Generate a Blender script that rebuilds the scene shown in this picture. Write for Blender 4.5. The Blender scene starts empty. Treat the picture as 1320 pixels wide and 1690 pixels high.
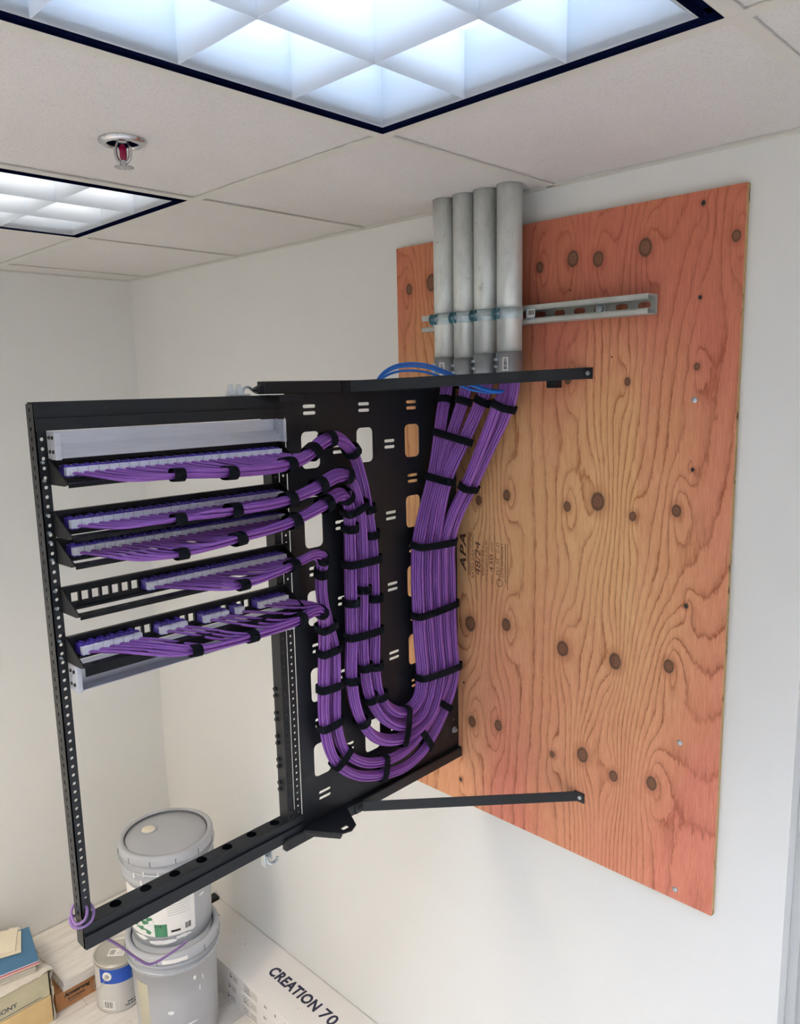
import bpy, bmesh, math, random
import numpy as np
from mathutils import Vector, Matrix
from mathutils.geometry import delaunay_2d_cdt

# ------------------------------------------------------------------ camera, light, exposure
# metres: x along the plywood wall, y out of the room through that wall (the room is y < 0), z up from the floor
scene = bpy.context.scene
COL = scene.collection
CEIL = 2.6775
RIGHT = Vector((0.71635, 0.69745, -0.02038)); UP = Vector((-0.09854, 0.13004, 0.98660)); FWD = Vector((-0.69075, 0.70474, -0.16188))
cam_data = bpy.data.cameras.new('camera')
cam = bpy.data.objects.new('camera', cam_data); COL.objects.link(cam)
cam.matrix_world = Matrix(((RIGHT.x, UP.x, -FWD.x, 3.011), (RIGHT.y, UP.y, -FWD.y, -1.5551), (RIGHT.z, UP.z, -FWD.z, 2.25), (0, 0, 0, 1)))
cam_data.sensor_fit = 'VERTICAL'; cam_data.sensor_height = 36.0; cam_data.lens = 1278.8 * 36.0 / 1690.0
cam_data.clip_start = 0.02
scene.camera = cam
world = bpy.data.worlds.new('world'); scene.world = world; world.use_nodes = True
world.node_tree.nodes['Background'].inputs[0].default_value = (0.9, 0.95, 1.0, 1)
world.node_tree.nodes['Background'].inputs[1].default_value = 0.0          # a closed room: its own fittings and added unseen ones light it
scene.view_settings.view_transform = 'Standard'; scene.view_settings.look = 'None'
scene.view_settings.gamma = 1.0; scene.view_settings.use_curve_mapping = False
scene.view_settings.exposure = -0.11
TUBE_COOL = 7.0      # strength of the lamps of the fitting over the rack
TUBE_WARM = 7.5      # the fitting by the left wall
TUBE_REAR_FILL = 138.0      # added unseen fittings behind the camera, filling the room with light
try:
    scene.cycles.max_bounces = 10; scene.cycles.diffuse_bounces = 6; scene.cycles.glossy_bounces = 3
    scene.cycles.sample_clamp_indirect = 6.0
    scene.cycles.caustics_reflective = False; scene.cycles.caustics_refractive = False
except Exception:
    pass

rnd = random.Random(7)

# ------------------------------------------------------------------ materials
def lin(c):
    return tuple(((v / 255.0) / 12.92 if v / 255.0 <= 0.04045 else ((v / 255.0 + 0.055) / 1.055) ** 2.4) for v in c) + (1.0,)

class NT:
    def __init__(s, name):
        s.m = bpy.data.materials.new(name); s.m.use_nodes = True
        s.t = s.m.node_tree; s.b = s.t.nodes['Principled BSDF']
    def n(s, kind, **kw):
        nd = s.t.nodes.new(kind)
        for k, v in kw.items():
            setattr(nd, k, v)
        return nd
    def l(s, a, b): s.t.links.new(a, b)
    def coords(s, scale=(1, 1, 1), obj=True):
        tc = s.n('ShaderNodeTexCoord'); mp = s.n('ShaderNodeMapping')
        s.l(tc.outputs['Object' if obj else 'Generated'], mp.inputs['Vector']); mp.inputs['Scale'].default_value = scale
        return mp.outputs['Vector']
    def noise(s, vec, scale, detail=3.0, rough=0.55, dist=0.0):
        nd = s.n('ShaderNodeTexNoise'); s.l(vec, nd.inputs['Vector'])
        nd.inputs['Scale'].default_value = scale; nd.inputs['Detail'].default_value = detail
        nd.inputs['Roughness'].default_value = rough; nd.inputs['Distortion'].default_value = dist
        return nd.outputs['Fac']
    def ramp(s, fac, stops, interp='LINEAR'):
        r = s.n('ShaderNodeValToRGB'); s.l(fac, r.inputs['Fac']); cr = r.color_ramp; cr.interpolation = interp
        cr.elements[0].position = stops[0][0]; cr.elements[0].color = stops[0][1]
        cr.elements[1].position = stops[-1][0]; cr.elements[1].color = stops[-1][1]
        for p, c in stops[1:-1]:
            e = cr.elements.new(p); e.color = c
        return r.outputs['Color']
    def mix(s, fac, a, b, mode='MIX'):
        m = s.n('ShaderNodeMix', data_type='RGBA', blend_type=mode)
        for i, v in ((0, fac), (6, a), (7, b)):
            if hasattr(v, 'is_linked'): s.l(v, m.inputs[i])
            elif i == 0: m.inputs[0].default_value = v
            else: m.inputs[i].default_value = v
        return m.outputs[2]
    def math(s, op, a, b=None):
        m = s.n('ShaderNodeMath', operation=op)
        for i, v in ((0, a), (1, b)):
            if v is None: continue
            if hasattr(v, 'is_linked'): s.l(v, m.inputs[i])
            else: m.inputs[i].default_value = v
        return m.outputs[0]
    def bump(s, h, strength=0.2, dist=0.002):
        b = s.n('ShaderNodeBump'); b.inputs['Strength'].default_value = strength; b.inputs['Distance'].default_value = dist
        s.l(h, b.inputs['Height']); s.l(b.outputs['Normal'], s.b.inputs['Normal'])

def mat(name, c, rough=0.5, metal=0.0, var=0.06, scale=30.0, bump=0.0, bdist=0.001, spec=None, stretch=(1, 1, 1)):
    k = NT(name); v = k.coords(stretch); f = k.noise(v, scale)
    a = lin(c)
    lo = tuple(max(0, x * (1 - var)) for x in a[:3]) + (1,); hi = tuple(min(1, x * (1 + var)) for x in a[:3]) + (1,)
    k.l(k.ramp(f, [(0.3, lo), (0.7, hi)]), k.b.inputs['Base Color'])
    k.b.inputs['Roughness'].default_value = rough; k.b.inputs['Metallic'].default_value = metal
    if spec is not None: k.b.inputs['Specular IOR Level'].default_value = spec
    if bump: k.bump(k.noise(v, scale * 6, 2.0), bump, bdist)
    return k.m

def glow(name, c, strength):
    k = NT(name)
    k.b.inputs['Base Color'].default_value = (0.8, 0.8, 0.8, 1)
    k.b.inputs['Emission Color'].default_value = lin(c); k.b.inputs['Emission Strength'].default_value = strength
    return k.m

M = {}
M['wall'] = mat('wall_paint', (230, 230, 227), 0.75, 0, 0.012, 3.0, 0.06, 0.0006)
M['tee'] = mat('tee_paint', (205, 203, 195), 0.5, 0, 0.02, 20)
M['black'] = mat('black_powder_coat', (19, 23, 28), 0.46, 0, 0.15, 60, 0.04, 0.0004, spec=0.4)
M['blackin'] = mat('black_recess', (10, 12, 18), 0.7, 0, 0.1, 20)
M['navy'] = mat('dark_reveal', (10, 18, 46), 0.8, 0, 0.1, 20, spec=0.0)
M['bar'] = mat('black_panel_coat', (13, 15, 19), 0.5, 0, 0.15, 80, spec=0.25)
M['strap'] = mat('hook_and_loop', (17, 21, 27), 0.95, 0, 0.35, 900, 0.5, 0.0006, spec=0.15)
M['purple'] = mat('purple_jacket', (140, 84, 172), 0.42, 0, 0.06, 25)
M['purple2'] = mat('purple_jacket_dusty', (132, 100, 152), 0.6, 0, 0.06, 25)
M['blue'] = mat('blue_jacket', (14, 104, 196), 0.4, 0, 0.05, 25)
M['jack'] = mat('purple_plastic', (78, 58, 160), 0.4, 0, 0.08, 60)
M['cap'] = mat('white_plastic', (226, 228, 238), 0.45, 0, 0.03, 60)
M['silver'] = mat('brushed_aluminium', (204, 206, 214), 0.42, 0.55, 0.05, 14, 0.04, 0.0003, stretch=(1, 1, 12))
M['zinc'] = mat('zinc_plate', (190, 200, 206), 0.3, 0.8, 0.12, 60)
M['zincblue'] = mat('blue_zinc_plate', (92, 138, 150), 0.3, 0.5, 0.2, 60)
M['zincpale'] = mat('pale_zinc_band', (186, 202, 204), 0.35, 0.4, 0.12, 60)
M['strut'] = mat('strut_galvanized', (186, 188, 182), 0.45, 0.45, 0.08, 40)
M['chrome'] = mat('chrome', (205, 205, 208), 0.16, 0.95, 0.04, 30)
M['red'] = mat('red_glass', (150, 12, 60), 0.15, 0, 0.1, 50)
M['clear'] = mat('pale_plastic', (214, 218, 220), 0.25, 0, 0.04, 50)
M['louvre'] = mat('louvre_enamel', (226, 231, 238), 0.35, 0, 0.015, 10)
def translucent():
    k = NT('louvre_acrylic'); tr = k.n('ShaderNodeBsdfTranslucent'); tr.inputs['Color'].default_value = (0.86, 0.90, 0.95, 1)
    df = k.n('ShaderNodeBsdfDiffuse'); df.inputs['Color'].default_value = (0.84, 0.88, 0.92, 1)
    mx = k.n('ShaderNodeMixShader'); mx.inputs[0].default_value = 0.55; k.l(df.outputs[0], mx.inputs[1]); k.l(tr.outputs[0], mx.inputs[2])
    k.l(mx.outputs[0], k.t.nodes['Material Output'].inputs['Surface'])
    return k.m
M['acrylic'] = translucent()
M['frame'] = mat('fixture_frame', (214, 212, 208), 0.45, 0.1, 0.03, 20)
M['card'] = mat('brown_cardboard', (178, 126, 82), 0.85, 0, 0.07, 18, 0.06, 0.0006)
M['whitecard'] = mat('white_cardboard', (232, 228, 224), 0.6, 0, 0.02, 10, 0.03, 0.0005)
M['tan'] = mat('tan_cardboard', (216, 186, 134), 0.8, 0, 0.06, 14)
M['wrap'] = mat('grey_green_label', (196, 188, 158), 0.35, 0, 0.1, 12, 0.15, 0.002)
M['film'] = mat('crinkled_film', (222, 218, 208), 0.22, 0, 0.05, 26, 0.5, 0.004)
M['cream'] = mat('cream_board', (224, 214, 192), 0.8, 0, 0.03, 20)
M['bookblue'] = mat('blue_cover', (66, 110, 144), 0.6, 0, 0.06, 20)
M['bookblue2'] = mat('pale_blue_cover', (104, 140, 170), 0.6, 0, 0.06, 20)
M['pink'] = mat('pink_sheet', (232, 176, 166), 0.7, 0, 0.04, 20)
M['crimson'] = mat('crimson_sheet', (176, 60, 76), 0.7, 0, 0.04, 20)
M['page'] = mat('grey_pages', (206, 200, 186), 0.8, 0, 0.06, 120, stretch=(1, 1, 6))
M['lightsheet'] = mat('light_sheet', (206, 206, 220), 0.7, 0, 0.03, 20)
M['ink'] = mat('navy_ink', (34, 34, 60), 0.6, 0, 0.05, 20)
M['inkblack'] = mat('black_ink', (32, 30, 30), 0.6, 0, 0.05, 20)
M['stampink'] = mat('brown_stamp_ink', (92, 58, 40), 0.8, 0, 0.3, 160)
M['greyink'] = mat('grey_ink', (176, 173, 166), 0.7, 0, 0.08, 60)
M['green'] = mat('green_print', (66, 128, 92), 0.5, 0, 0.2, 24)
M['labelblue'] = mat('blue_label', (28, 78, 176), 0.35, 0, 0.16, 10)
M['paper'] = mat('white_paper', (236, 234, 230), 0.6, 0, 0.02, 30)
M['drip'] = mat('white_paint_drip', (238, 238, 236), 0.4, 0, 0.02, 30)
M['pail'] = mat('grey_pail_plastic', (176, 178, 183), 0.42, 0, 0.05, 9, 0.05, 0.001)
M['paildark'] = mat('dark_seal', (70, 74, 82), 0.5, 0, 0.05, 20)
M['tin'] = mat('tin_plate', (198, 194, 186), 0.34, 0.5, 0.05, 12)
M['tinlabel'] = mat('grey_tin_label', (206, 204, 200), 0.5, 0, 0.03, 12)
M['tape'] = mat('yellow_tape', (188, 183, 162), 0.6, 0, 0.05, 12)
M['louvredark'] = mat('louvre_cutoff', (66, 68, 72), 0.3, 0.3, 0.02, 10)  # dark blades of the added fittings, keeping their light off the upper walls
M['faint'] = mat('faint_print', (204, 200, 192), 0.7, 0, 0.05, 60)
M['door'] = mat('door_paint', (196, 196, 194), 0.6, 0, 0.02, 8)
M['spout'] = mat('cream_cap', (232, 224, 206), 0.5, 0, 0.02, 20)

def galvanised():
    k = NT('galvanized_conduit'); v = k.coords((1, 1, 0.35)); v1 = k.coords((1, 1, 1))
    sp = k.n('ShaderNodeTexVoronoi'); k.l(v, sp.inputs['Vector']); sp.inputs['Scale'].default_value = 120
    base = k.ramp(k.noise(v, 22, 4), [(0.3, lin((196, 200, 196))), (0.7, lin((226, 230, 226)))])
    c = k.mix(0.10, base, sp.outputs['Distance'], 'OVERLAY')
    dirt = k.ramp(k.noise(v1, 34, 6, 0.7), [(0.60, (0, 0, 0, 1)), (0.72, (1, 1, 1, 1))])
    c = k.mix(k.math('MULTIPLY', dirt, 0.55), c, lin((112, 110, 102)))
    k.l(c, k.b.inputs['Base Color']); k.b.inputs['Metallic'].default_value = 0.35; k.b.inputs['Roughness'].default_value = 0.38
    return k.m
M['galv'] = galvanised()
M['connector'] = mat('connector_steel', (160, 164, 166), 0.35, 0.7, 0.08, 40)

def tile_mat():
    k = NT('ceiling_tile_fissured'); v = k.coords()
    f = k.noise(v, 260, 3, 0.7); g = k.noise(v, 4, 2)
    c = k.ramp(f, [(0.32, lin((194, 191, 189))), (0.46, lin((211, 208, 206))), (0.8, lin((219, 217, 215)))])
    k.l(k.mix(0.25, c, k.ramp(g, [(0.3, lin((206, 202, 198))), (0.7, lin((219, 215, 211)))])), k.b.inputs['Base Color'])
    k.b.inputs['Roughness'].default_value = 0.95; k.b.inputs['Specular IOR Level'].default_value = 0.1
    k.bump(f, 0.35, 0.002)
    return k.m
M['tile'] = tile_mat()

def plank_mat(name, along=(14, 1.1, 14)):
    k = NT(name); v = k.coords(along); oi = k.n('ShaderNodeObjectInfo')
    add = k.n('ShaderNodeVectorMath', operation='ADD'); k.l(v, add.inputs[0])
    cmb = k.n('ShaderNodeCombineXYZ'); k.l(k.math('MULTIPLY', oi.outputs['Random'], 60.0), cmb.inputs[0]); k.l(k.math('MULTIPLY', oi.outputs['Random'], 23.0), cmb.inputs[1])
    k.l(cmb.outputs[0], add.inputs[1]); w = add.outputs[0]
    f = k.noise(w, 2.2, 5, 0.6, 0.4); h = k.noise(w, 9.0, 4, 0.6)
    c = k.ramp(f, [(0.28, lin((198, 190, 180))), (0.45, lin((226, 221, 214))), (0.62, lin((236, 232, 227))), (0.75, lin((210, 203, 194)))])
    c = k.mix(0.35, c, k.ramp(h, [(0.35, lin((204, 196, 186))), (0.6, lin((238, 234, 230)))]))
    k.l(c, k.b.inputs['Base Color']); k.b.inputs['Roughness'].default_value = 0.45
    k.bump(h, 0.08, 0.001)
    return k.m
M['plank'] = plank_mat('pale_wood_plank')
M['edge'] = mat('plank_edge', (222, 216, 208), 0.6, 0, 0.04, 40)

def ply_mat():
    k = NT('plywood_face')
    A = {}
    for nm in ('grain', 'knot', 'tint', 'tone_shade'):
        a = k.n('ShaderNodeAttribute', attribute_type='GEOMETRY', attribute_name=nm); A[nm] = a.outputs['Fac']
    v = k.coords((1, 1, 0.06)); v2 = k.coords((1, 1, 0.3))
    fib = k.noise(v, 420, 3, 0.7); fine = k.noise(v2, 70, 4, 0.65)
    fine2 = k.noise(k.coords((1, 1, 0.12)), 260, 3, 0.6)
    g = k.math('ADD', A['grain'], k.math('ADD', k.math('MULTIPLY', k.math('SUBTRACT', fine, 0.5), 0.5), k.math('MULTIPLY', k.math('SUBTRACT', fine2, 0.5), 0.32)))
    fr = k.math('FRACT', g)
    band = k.ramp(fr, [(0.0, (0.40, 0.40, 0.40, 1)), (0.06, (0.06, 0.06, 0.06, 1)), (0.45, (0.0, 0.0, 0.0, 1)), (0.74, (0.22, 0.22, 0.22, 1)), (0.86, (0.55, 0.55, 0.55, 1)), (0.92, (1.0, 1.0, 1.0, 1)), (0.97, (1.0, 1.0, 1.0, 1)), (1.0, (0.40, 0.40, 0.40, 1))])
    tan = k.mix(A['tone_shade'], lin((230, 183, 132)), lin((208, 148, 106)))
    pink = k.mix(A['tone_shade'], lin((218, 136, 114)), lin((192, 110, 88)))
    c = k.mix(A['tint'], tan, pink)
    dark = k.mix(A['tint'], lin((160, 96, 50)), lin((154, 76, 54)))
    streak = k.ramp(k.noise(k.coords((1, 1, 0.12)), 30, 3), [(0.35, (0.35, 0.35, 0.35, 1)), (0.65, (0.95, 0.95, 0.95, 1))])
    c = k.mix(k.math('MULTIPLY', band, k.math('MULTIPLY', streak, 1.0)), c, dark)
    c = k.mix(0.42, c, k.ramp(fib, [(0.3, (0.24, 0.24, 0.24, 1)), (0.7, (0.70, 0.70, 0.70, 1))]), 'OVERLAY')
    blotch = k.ramp(k.noise(k.coords((1, 1, 0.45)), 11, 4, 0.6), [(0.35, (0, 0, 0, 1)), (0.7, (1, 1, 1, 1))])
    c = k.mix(k.math('MULTIPLY', blotch, 0.18), c, lin((196, 136, 82)))
    kd = k.math('ADD', A['knot'], k.math('MULTIPLY', k.math('SUBTRACT', fine, 0.5), 0.35))
    kmask = k.ramp(k.math('DIVIDE', kd, 4.0), [(0.0, (1, 1, 1, 1)), (0.21, (1, 1, 1, 1)), (0.27, (0.40, 0.40, 0.40, 1)), (0.55, (0, 0, 0, 1))])
    rings = k.ramp(k.math('FRACT', k.math('MULTIPLY', kd, 3.0)), [(0.0, lin((118, 82, 60))), (0.6, lin((132, 92, 68))), (1.0, lin((96, 64, 46)))])
    kcol = k.mix(k.ramp(k.math('DIVIDE', kd, 2.0), [(0.34, (0, 0, 0, 1)), (0.43, (0.85, 0.85, 0.85, 1)), (0.50, (0.85, 0.85, 0.85, 1)), (0.57, (0.0, 0.0, 0.0, 1))]), rings, lin((66, 42, 32)))
    kcol = k.mix(k.ramp(k.math('DIVIDE', kd, 2.0), [(0.52, (0, 0, 0, 1)), (0.62, (1, 1, 1, 1))]), kcol, dark)
    c = k.mix(kmask, c, kcol)
    k.l(c, k.b.inputs['Base Color']); k.b.inputs['Roughness'].default_value = 0.62; k.b.inputs['Specular IOR Level'].default_value = 0.3
    k.bump(k.math('ADD', k.math('MULTIPLY', fr, 0.3), fib), 0.12, 0.001)
    return k.m
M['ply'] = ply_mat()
def plyedge_mat():
    k = NT('plywood_edge'); v = k.coords((0, 1, 0.02))
    w = k.n('ShaderNodeTexWave', bands_direction='Y'); k.l(v, w.inputs['Vector']); w.inputs['Scale'].default_value = 90; w.inputs['Distortion'].default_value = 1.0
    c = k.ramp(w.outputs['Fac'], [(0.2, lin((150, 118, 76))), (0.6, lin((214, 184, 132)))])
    dk = k.ramp(k.noise(k.coords((1, 1, 0.5)), 60, 3), [(0.3, lin((110, 84, 50))), (0.42, (1, 1, 1, 1))])
    k.l(k.mix(1.0, c, dk, 'MULTIPLY'), k.b.inputs['Base Color']); k.b.inputs['Roughness'].default_value = 0.8
    return k.m
M['plyedge'] = plyedge_mat()

# ------------------------------------------------------------------ mesh helpers
class MB:
    """collects shapes; build() links them as one mesh object"""
    def __init__(s): s.v = []; s.f = []; s.sm = []
    def add(s, vs, fs, smooth=False):
        o = len(s.v); s.v += [tuple(p) for p in vs]; s.f += [tuple(i + o for i in f) for f in fs]; s.sm += [smooth] * len(fs)
        return s
    def box(s, x0, x1, y0, y1, z0, z1, m=None):
        vs = [Vector((x, y, z)) for x in (x0, x1) for y in (y0, y1) for z in (z0, z1)]
        if m is not None: vs = [m @ v for v in vs]
        return s.add(vs, [(0, 1, 3, 2), (4, 6, 7, 5), (0, 4, 5, 1), (2, 3, 7, 6), (0, 2, 6, 4), (1, 5, 7, 3)])
    def prism(s, poly, to3, h):
        """poly in 2D (ccw), to3(u, v, w) maps to 3D, h = (w0, w1)"""
        n = len(poly); vs = [to3(u, v, h[0]) for u, v in poly] + [to3(u, v, h[1]) for u, v in poly]
        fs = [tuple(reversed(range(n))), tuple(range(n, 2 * n))] + [(i, (i + 1) % n, n + (i + 1) % n, n + i) for i in range(n)]
        return s.add(vs, fs)
    def cyl(s, p0, p1, r0, r1=None, n=16, caps=True):
        r1 = r0 if r1 is None else r1
        p0 = Vector(p0); p1 = Vector(p1); t = (p1 - p0).normalized()
        a = t.orthogonal().normalized(); b = t.cross(a)
        cs = [(math.cos(2 * math.pi * i / n), math.sin(2 * math.pi * i / n)) for i in range(n)]
        vs = [p0 + (a * c + b * d) * r0 for c, d in cs] + [p1 + (a * c + b * d) * r1 for c, d in cs]
        s.add(vs, [(i, (i + 1) % n, n + (i + 1) % n, n + i) for i in range(n)], True)
        if caps: s.add(vs, [tuple(reversed(range(n))), tuple(range(n, 2 * n))])
        return s
    def lathe(s, prof, c=(0, 0, 0), n=48, a0=0.0, a1=None):
        full = a1 is None; a1 = 2 * math.pi if full else a1
        k = n if full else n + 1
        vs = [(c[0] + r * math.cos(a0 + (a1 - a0) * i / n), c[1] + r * math.sin(a0 + (a1 - a0) * i / n), c[2] + z) for r, z in prof for i in range(k)]
        fs = []
        for j in range(len(prof) - 1):
            for i in range(n):
                q = (i + 1) % k if full else i + 1
                fs.append((j * k + i, j * k + q, (j + 1) * k + q, (j + 1) * k + i))
        return s.add(vs, fs, True)
    def tube(s, pts, r, n=6, caps=True, closed=False):
        P = np.asarray(pts, float); m = len(P)
        T = (np.roll(P, -1, 0) - np.roll(P, 1, 0)) if closed else np.gradient(P, axis=0)
        T /= np.linalg.norm(T, axis=1)[:, None] + 1e-12
        u = np.cross(T[0], (0, 0, 1.0))
        if np.linalg.norm(u) < 0.1: u = np.cross(T[0], (1.0, 0, 0))
        U = []
        for t in T:
            u = u - t * np.dot(u, t); u /= np.linalg.norm(u); U.append(u.copy())
        U = np.array(U); V = np.cross(T, U)
        ang = 2 * np.pi * np.arange(n) / n
        R = np.asarray(r, float) * np.ones(m)
        vs = (P[:, None, :] + R[:, None, None] * (np.cos(ang)[None, :, None] * U[:, None, :] + np.sin(ang)[None, :, None] * V[:, None, :])).reshape(-1, 3)
        fs = []
        for i in range(m if closed else m - 1):
            q = (i + 1) % m
            for j in range(n):
                k = (j + 1) % n
                fs.append((i * n + j, i * n + k, q * n + k, q * n + j))
        s.add(vs, fs, True)
        if caps and not closed: s.add(vs, [tuple(reversed(range(n))), tuple(range((m - 1) * n, m * n))])
        return s
    def plate(s, outer, holes, to3, h):
        """flat sheet with real holes cut through: outer and holes are 2D loops"""
        loops = [outer] + holes; pts = []; edges = []
        for L in loops:
            o = len(pts); pts += [Vector(p) for p in L]; edges += [(o + i, o + (i + 1) % len(L)) for i in range(len(L))]
        faces_in = [list(range(len(outer)))]; o = len(outer)
        for L in holes: faces_in.append(list(range(o, o + len(L)))); o += len(L)
        vo, eo, fo, _, _, _ = delaunay_2d_cdt(pts, [], faces_in, 2, 1e-7)
        n = len(vo)
        vs = [to3(p.x, p.y, h[0]) for p in vo] + [to3(p.x, p.y, h[1]) for p in vo]
        fs = [tuple(reversed(f)) for f in fo] + [tuple(i + n for i in f) for f in fo]
        cnt = {}
        for f in fo:
            for i in range(len(f)):
                a, b = f[i], f[(i + 1) % len(f)]; cnt[(a, b)] = cnt.get((a, b), 0) + 1
        for (a, b) in cnt:
            if (b, a) not in cnt: fs.append((a, b, b + n, a + n))
        return s.add(vs, fs)
    def mesh(s, name, m=None):
        me = bpy.data.meshes.new(name); me.from_pydata(s.v, [], s.f)
        me.polygons.foreach_set('use_smooth', s.sm)
        if m: me.materials.append(m)
        bm = bmesh.new(); bm.from_mesh(me); bmesh.ops.recalc_face_normals(bm, faces=bm.faces); bm.to_mesh(me); bm.free()
        return me
    def build(s, name, m, parent=None, bevel=0.0, seg=2):
        return link(name, s.mesh(name, m), parent, bevel, seg)

def link(name, me, parent=None, bevel=0.0, seg=2, loc=None):
    o = bpy.data.objects.new(name, me); COL.objects.link(o)
    if loc is not None: o.location = loc
    if parent is not None:
        o.parent = parent; o.matrix_parent_inverse = Matrix.Translation(-world_of(parent))
    if bevel:
        b = o.modifiers.new('bevel', 'BEVEL'); b.width = bevel; b.segments = seg; b.limit_method = 'ANGLE'; b.angle_limit = 0.7
    return o
def world_of(o): return o.location.copy()      # every child's inverse cancels its parent, so a location is a world position
def tag(o, label, cat, group=None):
    o['label'] = label; o['category'] = cat
    if group: o['group'] = group
    return o
def thing(name, label, cat, loc, group=None):
    o = bpy.data.objects.new(name, None); COL.objects.link(o); o.location = loc; o.empty_display_size = 0.05
    return tag(o, label, cat, group)
def struct(name, mb, m, parent=None, bevel=0.0):
    o = mb.build(name, m, parent, bevel)
    if parent is None: o['kind'] = 'structure'
    return o

X3 = lambda x: (lambda u, v, w: (x + w, u, v))     # sheet facing +x: u = y, v = z
Y3 = lambda y: (lambda u, v, w: (u, y - w, v))     # sheet facing -y: u = x, v = z
Z3 = lambda z: (lambda u, v, w: (u, v, z + w))     # sheet facing up: u = x, v = y
def rect(a0, a1, b0, b1, r=0.0, n=4):
    if r <= 0: return [(a0, b0), (a1, b0), (a1, b1), (a0, b1)]
    out = []
    for cx, cy, s in ((a1 - r, b0 + r, -90), (a1 - r, b1 - r, 0), (a0 + r, b1 - r, 90), (a0 + r, b0 + r, 180)):
        out += [(cx + r * math.cos(math.radians(s + 90 * i / n)), cy + r * math.sin(math.radians(s + 90 * i / n))) for i in range(n + 1)]
    return out
def disc(cx, cy, r, n=10):
    return [(cx + r * math.cos(2 * math.pi * i / n), cy + r * math.sin(2 * math.pi * i / n)) for i in range(n)]

FONT_BOLD = None
def lettering(name, body, origin, right, up, width, height, m, parent, depth=0.0004, shear=0.0, bold=0.0, space=1.0):
    """flat lettering fitted to a width x height box whose lower left corner is origin"""
    cu = bpy.data.curves.new(name, 'FONT'); cu.body = body; cu.shear = shear; cu.offset = bold; cu.resolution_u = 3; cu.space_character = space
    tmp = bpy.data.objects.new('tmp', cu); COL.objects.link(tmp)
    dg = bpy.context.evaluated_depsgraph_get(); dg.update()
    me = bpy.data.meshes.new_from_object(tmp.evaluated_get(dg))
    bpy.data.objects.remove(tmp); bpy.data.curves.remove(cu)
    n = len(me.vertices); co = np.empty(n * 3); me.vertices.foreach_get('co', co); co = co.reshape(-1, 3)
    lo = co.min(0); hi = co.max(0)
    sx = width / (hi[0] - lo[0]); sy = (height / (hi[1] - lo[1])) if height else sx
    R = np.array(Vector(right).normalized()); U = np.array(Vector(up).normalized()); N = np.cross(R, U)
    w = np.array(origin)[None] + ((co[:, 0] - lo[0]) * sx)[:, None] * R + ((co[:, 1] - lo[1]) * sy)[:, None] * U + depth * N
    me.vertices.foreach_set('co', w.reshape(-1)); me.update(); me.name = name
    me.materials.clear(); me.materials.append(m)
    return link(name, me, parent)

def barcode(parent, origin, right, up, width, height, paper=True, name='barcode'):
    R = Vector(right).normalized(); U = Vector(up).normalized(); N = R.cross(U); o = Vector(origin)
    def quad(mb, u0, u1, v0, v1, d):
        mb.add([o + R * a + U * b + N * d for a, b in ((u0, v0), (u1, v0), (u1, v1), (u0, v1))], [(0, 1, 2, 3)])
    lab = None
    if paper:
        mb = MB(); m = Matrix((R, U, N)).transposed().to_4x4(); m.translation = o
        mb.box(0, width, 0, height, 0, 0.0004, m); lab = mb.build('sticker', M['paper'], parent)
    mb = MB(); r = random.Random(int(width * 1e5)); u = width * 0.12
    while u < width * 0.86:
        w = width * r.choice((0.02, 0.035, 0.055)); quad(mb, u, u + w, height * 0.2, height * 0.85, 0.0007); u += w + width * r.choice((0.025, 0.04))
    return mb.build(name, M['inkblack'], lab if lab is not None and parent.parent is None else parent)

def catmull(P, step=0.008):
    P = np.asarray(P, float); out = []
    Q = np.vstack([2 * P[0] - P[1], P, 2 * P[-1] - P[-2]])
    for i in range(1, len(Q) - 2):
        n = max(2, int(np.linalg.norm(Q[i + 1][:3] - Q[i][:3]) / step))
        d = [np.linalg.norm(Q[j + 1][:3] - Q[j][:3]) ** 0.5 + 1e-9 for j in (i - 1, i, i + 1)]
        t0 = 0; t1 = d[0]; t2 = t1 + d[1]; t3 = t2 + d[2]
        for t in np.linspace(t1, t2, n, endpoint=False):
            A1 = (t1 - t) / (t1 - t0) * Q[i - 1] + (t - t0) / (t1 - t0) * Q[i]
            A2 = (t2 - t) / (t2 - t1) * Q[i] + (t - t1) / (t2 - t1) * Q[i + 1]
            A3 = (t3 - t) / (t3 - t2) * Q[i + 1] + (t - t2) / (t3 - t2) * Q[i + 2]
            B1 = (t2 - t) / (t2 - t0) * A1 + (t - t0) / (t2 - t0) * A2
            B2 = (t3 - t) / (t3 - t1) * A2 + (t - t1) / (t3 - t1) * A3
            out.append((t2 - t) / (t2 - t1) * B1 + (t - t1) / (t2 - t1) * B2)
    out.append(P[-1]); return np.array(out)

# ------------------------------------------------------------------ room
RX, RY = 4.43, -3.6           # extent of the room behind the camera
WEND = 2.561                  # where the plywood wall stops at a door opening
struct('wall_left', MB().box(-0.12, 0, RY - 0.12, 0.12, 0, CEIL + 0.2), M['wall'])
wb = MB().plate([(0, 0), (WEND, 0), (WEND, 2.13), (3.475, 2.13), (3.475, 0), (RX, 0), (RX, CEIL + 0.2), (0, CEIL + 0.2)], [], Y3(0), (-0.12, 0.0))
struct('wall_back', wb, M['wall'])
struct('wall_right', MB().box(RX, RX + 0.12, RY - 0.12, 0.12, 0, CEIL + 0.2), M['wall'])
struct('wall_front', MB().box(0, RX, RY - 0.12, RY, 0, CEIL + 0.2), M['wall'])
d1 = struct('door_1', MB().box(WEND + 0.02, 3.455, 0.06, 0.10, 0.005, 2.11), M['door'])
dj = MB()
for x0, x1 in ((WEND + 0.0005, WEND + 0.02), (3.455, 3.4745)): dj.box(x0, x1, 0.045, 0.115, 0, 2.1295)
dj.box(WEND + 0.02, 3.455, 0.045, 0.115, 2.11, 2.1295)
dj.build('door_frame', M['door'], d1)
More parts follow.
